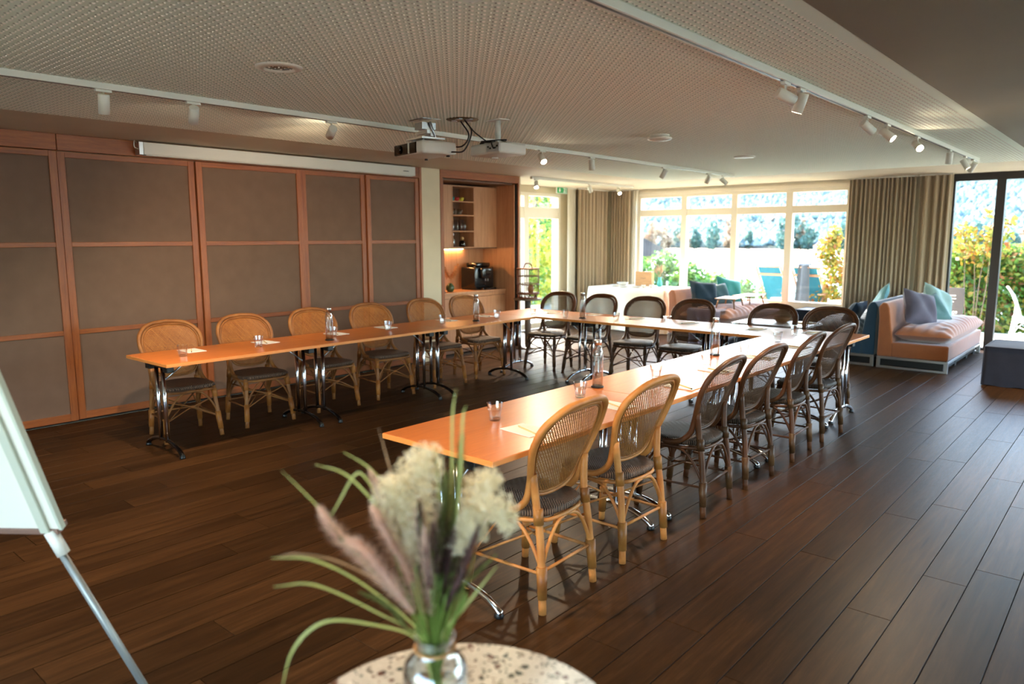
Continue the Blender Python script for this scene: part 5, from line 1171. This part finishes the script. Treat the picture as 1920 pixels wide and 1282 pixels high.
bh = thing('boathouse', 'little white boathouse with a pink roof on the far shore', 'house', (-140.5, 424, -6.4)); M['bwall'] = plain('boathouse_wall', '#e8dfd0', .8); M['broof'] = plain('boathouse_roof', '#c08d80', .8)
MB().lohi((-2.6, -3, 0), (2.6, 3, 2.6)).build('wall', M['bwall'], bh); MB().prism([(-3.1, 2.5), (3.1, 2.5), (0, 5.2)], -3.3, 3.3, 1).build('roof', M['broof'], bh, recalc=True); MB().lohi((-1.1, -3.06, 0), (1.1, -3.01, 1.9)).build('boat_door', M['trunk'], bh)
vh = thing('villa', 'pale villa among trees on the far shore', 'house', (-173, 446, -5.5)); MB().lohi((-4, -4, 0), (4, 4, 9)).build('wall', M['bwall'], vh); MB().prism([(-4.6, 9), (4.6, 9), (0, 13)], -4.6, 4.6, 1).build('roof', M['broof'], vh, recalc=True)
for k in range(4): MB().lohi((-3+1.6*k, -4.05, 3), (-2.2+1.6*k, -4.01, 5)).build('window', M['trunk'], vh)
# pavilion with a grey hipped roof
pv = thing('pavilion', 'grey roofed pavilion beyond the garden', 'house', (-20.15, 28.4, -3.2)); M['shingle'] = plain('grey_shingle', '#3f3b38', .9, bump=.5, bscale=14, vary=.15, spec=0.)
MB().lohi((-2.3, -2.3, 0), (2.3, 2.3, 4.0)).build('wall', plain('pavilion_wall', '#b5a888', .9), pv)
MB().add([(-3.1, -3.1, 4.0), (3.1, -3.1, 4.0), (3.1, 3.1, 4.0), (-3.1, 3.1, 4.0), (0, 0, 6.3)], [(0, 1, 4), (1, 2, 4), (2, 3, 4), (3, 0, 4), (3, 2, 1, 0)]).build('roof', M['shingle'], pv)
for y in (-1.2, .8): MB().lohi((2.301, y, 1.2), (2.34, y+.7, 2.6)).build('window', M['black'], pv)
# planting close to the house
M['leaf_green'] = leafy('garden_leaf', [(0, '#2f5220'), (.4, '#47702a'), (.75, '#688a3a'), (1, '#8a9a4c')], .45); M['leaf_mix'] = leafy('hedge_leaf', [(0, '#35602a'), (.35, '#55832f'), (.65, '#86983a'), (.85, '#a89c40'), (.95, '#96603a'), (1, '#7a4430')], .45)
M['leaf_gold'] = leafy('golden_leaf', [(0, '#5f742a'), (.45, '#94882f'), (.8, '#aa7c30'), (1, '#8a4a28')], .5)
def bush(name, label, loc, cen, rad, n, size, mat, seed, group):
    t = thing(name, label, 'bush', loc, 0, group); tag(leafcloud('foliage', cen, rad, n, size, mat, t, seed, .35), kind='stuff'); r_ = random.Random(seed)
    for k in range(5):
        c = cen[k % len(cen)]; MB().tube(spline([(c[0]*.3, c[1]*.3, -.05), (c[0]*.7, c[1]*.7, c[2]*.5), (c[0]+r_.uniform(-.1, .1), c[1], c[2]+rad[k % len(cen)][2]*.7)], 4), [.009]*5+[.006]*3+[.003], 5).build('branch', M['trunk'], t)
    return t
hb = [(-2.75, 1.40), (-2.1, 1.45), (-1.4, 1.35), (-.7, 1.42), (.1, 1.4), (1.0, 1.35), (2.0, 1.4), (3.2, 1.4)]
for i, (x, h) in enumerate(hb):
    bush('hedge_bush', 'leafy green and yellow hedge bush on the terrace, %s from the left' % (ORD+['seventh', 'eighth'])[i], (x, 16.3, -.3), [(0, 0, .45), (.1, .1, .95), (-.15, 0, h*.95), (.2, .1, h*.98)], [(.5, .42, .5), (.5, .42, .5), (.42, .38, .45), (.4, .35, .42)], 4800, .055, M['leaf_mix'], 70+i, 'hedge bushes')
bush('golden_shrub', 'golden leaved shrub rising behind the taupe curtain edge', (-4.85, 15.3, -.1), [(0, 0, .5), (.1, .1, 1.05), (-.05, 0, 1.5), (.05, 0, 1.75)], [(.42, .35, .5), (.36, .35, .45), (.26, .3, .35), (.16, .16, .22)], 1500, .05, M['leaf_gold'], 90, 'shrubs')
bush('golden_shrub', 'tall golden shoots above the hedge at the terrace door', (-2.45, 15.9, -.2), [(0, 0, 1.6), (.25, 0, 1.85), (-.25, 0, 1.9), (.45, 0, 2.1), (.1, 0, 2.25)], [(.5, .3, .32), (.3, .2, .25), (.25, .2, .25), (.12, .1, .12), (.1, .1, .1)], 520, .055, M['leaf_gold'], 91, 'shrubs')
for i, (x, y, h, w_) in enumerate(((-12.6, 19.2, 1.35, 1.1), (-11.3, 18.6, 1.6, 1.0), (-10.2, 18.2, 1.75, .95), (-9.2, 17.8, 1.45, .9), (-8.3, 17.6, 1.2, .8), (-7.5, 17.4, 1.05, .7), (-6.9, 17.3, .85, .55))):
    bush('garden_bush', 'bright green bush below the lake window, %s from the left' % (ORD+['seventh'])[i], (x, y, -.75), [(0, 0, .5), (.2, .1, h*.75), (-.2, 0, h*.7), (0, 0, h)], [(w_, w_*.8, .6), (w_*.7, w_*.6, .5), (w_*.7, w_*.6, .5), (w_*.4, w_*.4, .35)], 2600, .065, M['leaf_green'], 100+i, 'garden bushes')
M['leaf_yellow'] = leafy('lime_leaf', [(0, '#5f7a28'), (.35, '#94982e'), (.7, '#b8a836'), (1, '#c4b454')], .55)
for i, (x, y, h) in enumerate(((-13.9, 17.2, 5.0), (-15.6, 19.0, 5.5), (-14.2, 18.9, 4.2), (-17.2, 22.4, 6.0), (-22.8, 21.0, 7.0), (-12.6, 15.3, 3.6))):
    tree('lime_tree', 'yellow green tree outside the garden door, %s one' % ORD[i], (x, y, -.9), h, 6, 1300, .085, M['leaf_yellow'] if i % 3 else M['leaf_green'], 120+i, 'trees by the garden door', .1)
# glass balustrade
bl = thing('glass_balustrade', 'greenish glass balustrade along the terrace edge', 'balustrade', (0, 15.72, -.1))
for k in range(7): bx('glass_panel', M['rail_glass'], (-12.0+k*1.1, -.006, .03), (-10.92+k*1.1, .006, .74), bl)
for k in range(8): MB().lohi((-12.02+k*1.1, -.02, 0), (-11.98+k*1.1, .02, .70)).build('post', M['steel'], bl, .003)
bl = thing('glass_balustrade', 'greenish glass balustrade outside the garden door', 'balustrade', (-12.05, 0, -.1))
for k in range(7): bx('glass_panel', M['rail_glass'], (-.006, 7.6+k*1.1, .03), (.006, 8.68+k*1.1, .98), bl)
for k in range(8): MB().lohi((-.02, 7.58+k*1.1, 0), (.02, 7.62+k*1.1, .94)).build('post', M['steel'], bl, .003)
# deck chairs
M['canvas'] = fabric('turquoise_canvas', '#1b5f74', 300, .2, .8, .1, .06); M['teak'] = wood('teak', '#8a6248', '#a07456', '#b08566', (12, 12, 1), rough=.6, tint=.06)
def deck_chair(label, x, y):
    t = thing('deck_chair', label, 'deck chair', (x, y, -.1), R(-6), 'deck chairs on the terrace')
    for s in (-1, 1):
        MB().tube([(s*.27, -.18, 1.15), (s*.27, .55, .02)], .02, 8).build('back_pole', M['teak'], t); MB().tube([(s*.24, .28, .62), (s*.24, -.42, .02)], .018, 8).build('rear_leg', M['teak'], t); MB().box((s*.30, .08, .62), (.05, .45, .025)).build('armrest', M['teak'], t, .004)
    MB().tube([(-.27, -.18, 1.145), (.27, -.18, 1.145)], .016, 8).build('top_bar', M['teak'], t); MB().box((0, -.07, .985), (.52, .03, .05)).build('cross_slat', M['teak'], t, .004); MB().tube([(-.24, -.40, .04), (.24, -.40, .04)], .014, 8).build('foot_bar', M['teak'], t)
    MB().grid(lambda u, v: (-.235+.47*u, -.165+.70*v+.05*math.sin(math.pi*v), 1.135-1.02*v-.08*math.sin(math.pi*v)), 8, 16).build('canvas', M['canvas'], t)
deck_chair('turquoise deck chair outside, left of the window mullion', -5.90, 15.0); deck_chair('turquoise deck chair outside, right of the mullion with a grey towel', -5.17, 15.0)
tw = thing('towel', 'dark grey towel hung over the right deck chair', 'towel', (-5.17, 15.0, -.1), R(-6)); M['towel'] = fabric('grey_towel', '#4c5157', 300, .5, .95, .1, .1)
MB().grid(lambda u, v: (-.11+.22*u+.10*(u-.5)*v, -.215+.03*math.sin(u*9)-.03*v, 1.19-.95*v), 14, 18).build('rear_fall', M['towel'], tw); MB().grid(lambda u, v: (-.11+.22*u, -.215+.10*v, 1.19+.04*math.sin(math.pi*v)), 10, 6).build('fold', M['towel'], tw)
M['wicker_grey'] = plain('grey_wicker', '#8d8a86', .8, bump=.8, bscale=120, vary=.2)
for x, y, l in ((-5.42, 14.35, 'small grey wicker stool outside between the deck chairs'), (-4.35, 14.4, 'small grey wicker stool outside near the golden shrub')):
    t = thing('wicker_stool', l, 'stool', (x, y, -.1), 0, 'wicker stools'); MB().lathe([(.20, .52), (.22, .535), (.22, .56), (.0005, .57)], 20, cap=(True, False)).build('seat', M['wicker_grey'], t)
    for k in range(4): a = k*1.571+.5; MB().tube([(.12*math.cos(a), .12*math.sin(a), .52), (.2*math.cos(a), .2*math.sin(a), 0)], .018, 7).build('leg', M['wicker_grey'], t)
M['white_cane'] = plain('white_cane', '#e9ebe6', .5)
wc = make_chair('bistro_chair', 'white bistro chair outside on the terrace at the right picture edge', M['white_cane'], M['white_cane'], M['white_cane']); wc.location = (-1.42, 14.15, -.1); wc.rotation_euler = (0, 0, R(-80))
# sign on the terrace
sg = thing('notice_board', 'grey notice board with white lettering outside the terrace door', 'sign', (-2.44, 13.6, -.1)); M['sign_grey'] = plain('sign_grey', '#3f3c46', .5); M['sign_white'] = plain('sign_white', '#f4f4f2', .6)
bx('panel', M['sign_grey'], (-.21, -.008, .12), (.21, .008, .93), sg, .003); bx('stand', M['black'], (-.21, -.12, .0), (.21, .12, .02), sg, .003)
for sx in (-.15, .15): bx('upright', M['black'], (sx-.012, .009, .02), (sx+.012, .025, .5), sg)
def text(s_, x, z, size):
    cu = bpy.data.curves.new('lettering', 'FONT'); cu.body = s_; cu.size = size; cu.extrude = .0008; cu.align_x = 'CENTER'
    tmp = bpy.data.objects.new('lettering_curve', cu); COL.objects.link(tmp); bpy.context.view_layer.update()
    me = bpy.data.meshes.new_from_object(tmp.evaluated_get(bpy.context.evaluated_depsgraph_get())); bpy.data.objects.remove(tmp); me.materials.clear(); me.materials.append(M['sign_white'])
    o_ = bpy.data.objects.new('lettering', me); COL.objects.link(o_); o_.parent = sg; o_.location = (x, -.0095, z); o_.rotation_euler = (R(90), 0, 0)
text('Espace', 0.02, .52, .082); text('privatisé', 0.02, .43, .082)
for k, w_ in enumerate((.10, .16, .15)): bx('text_rule', M['sign_white'], (.02-w_/2, -.0092, .70+.05*k), (.02+w_/2, -.0082, .712+.05*k), sg)
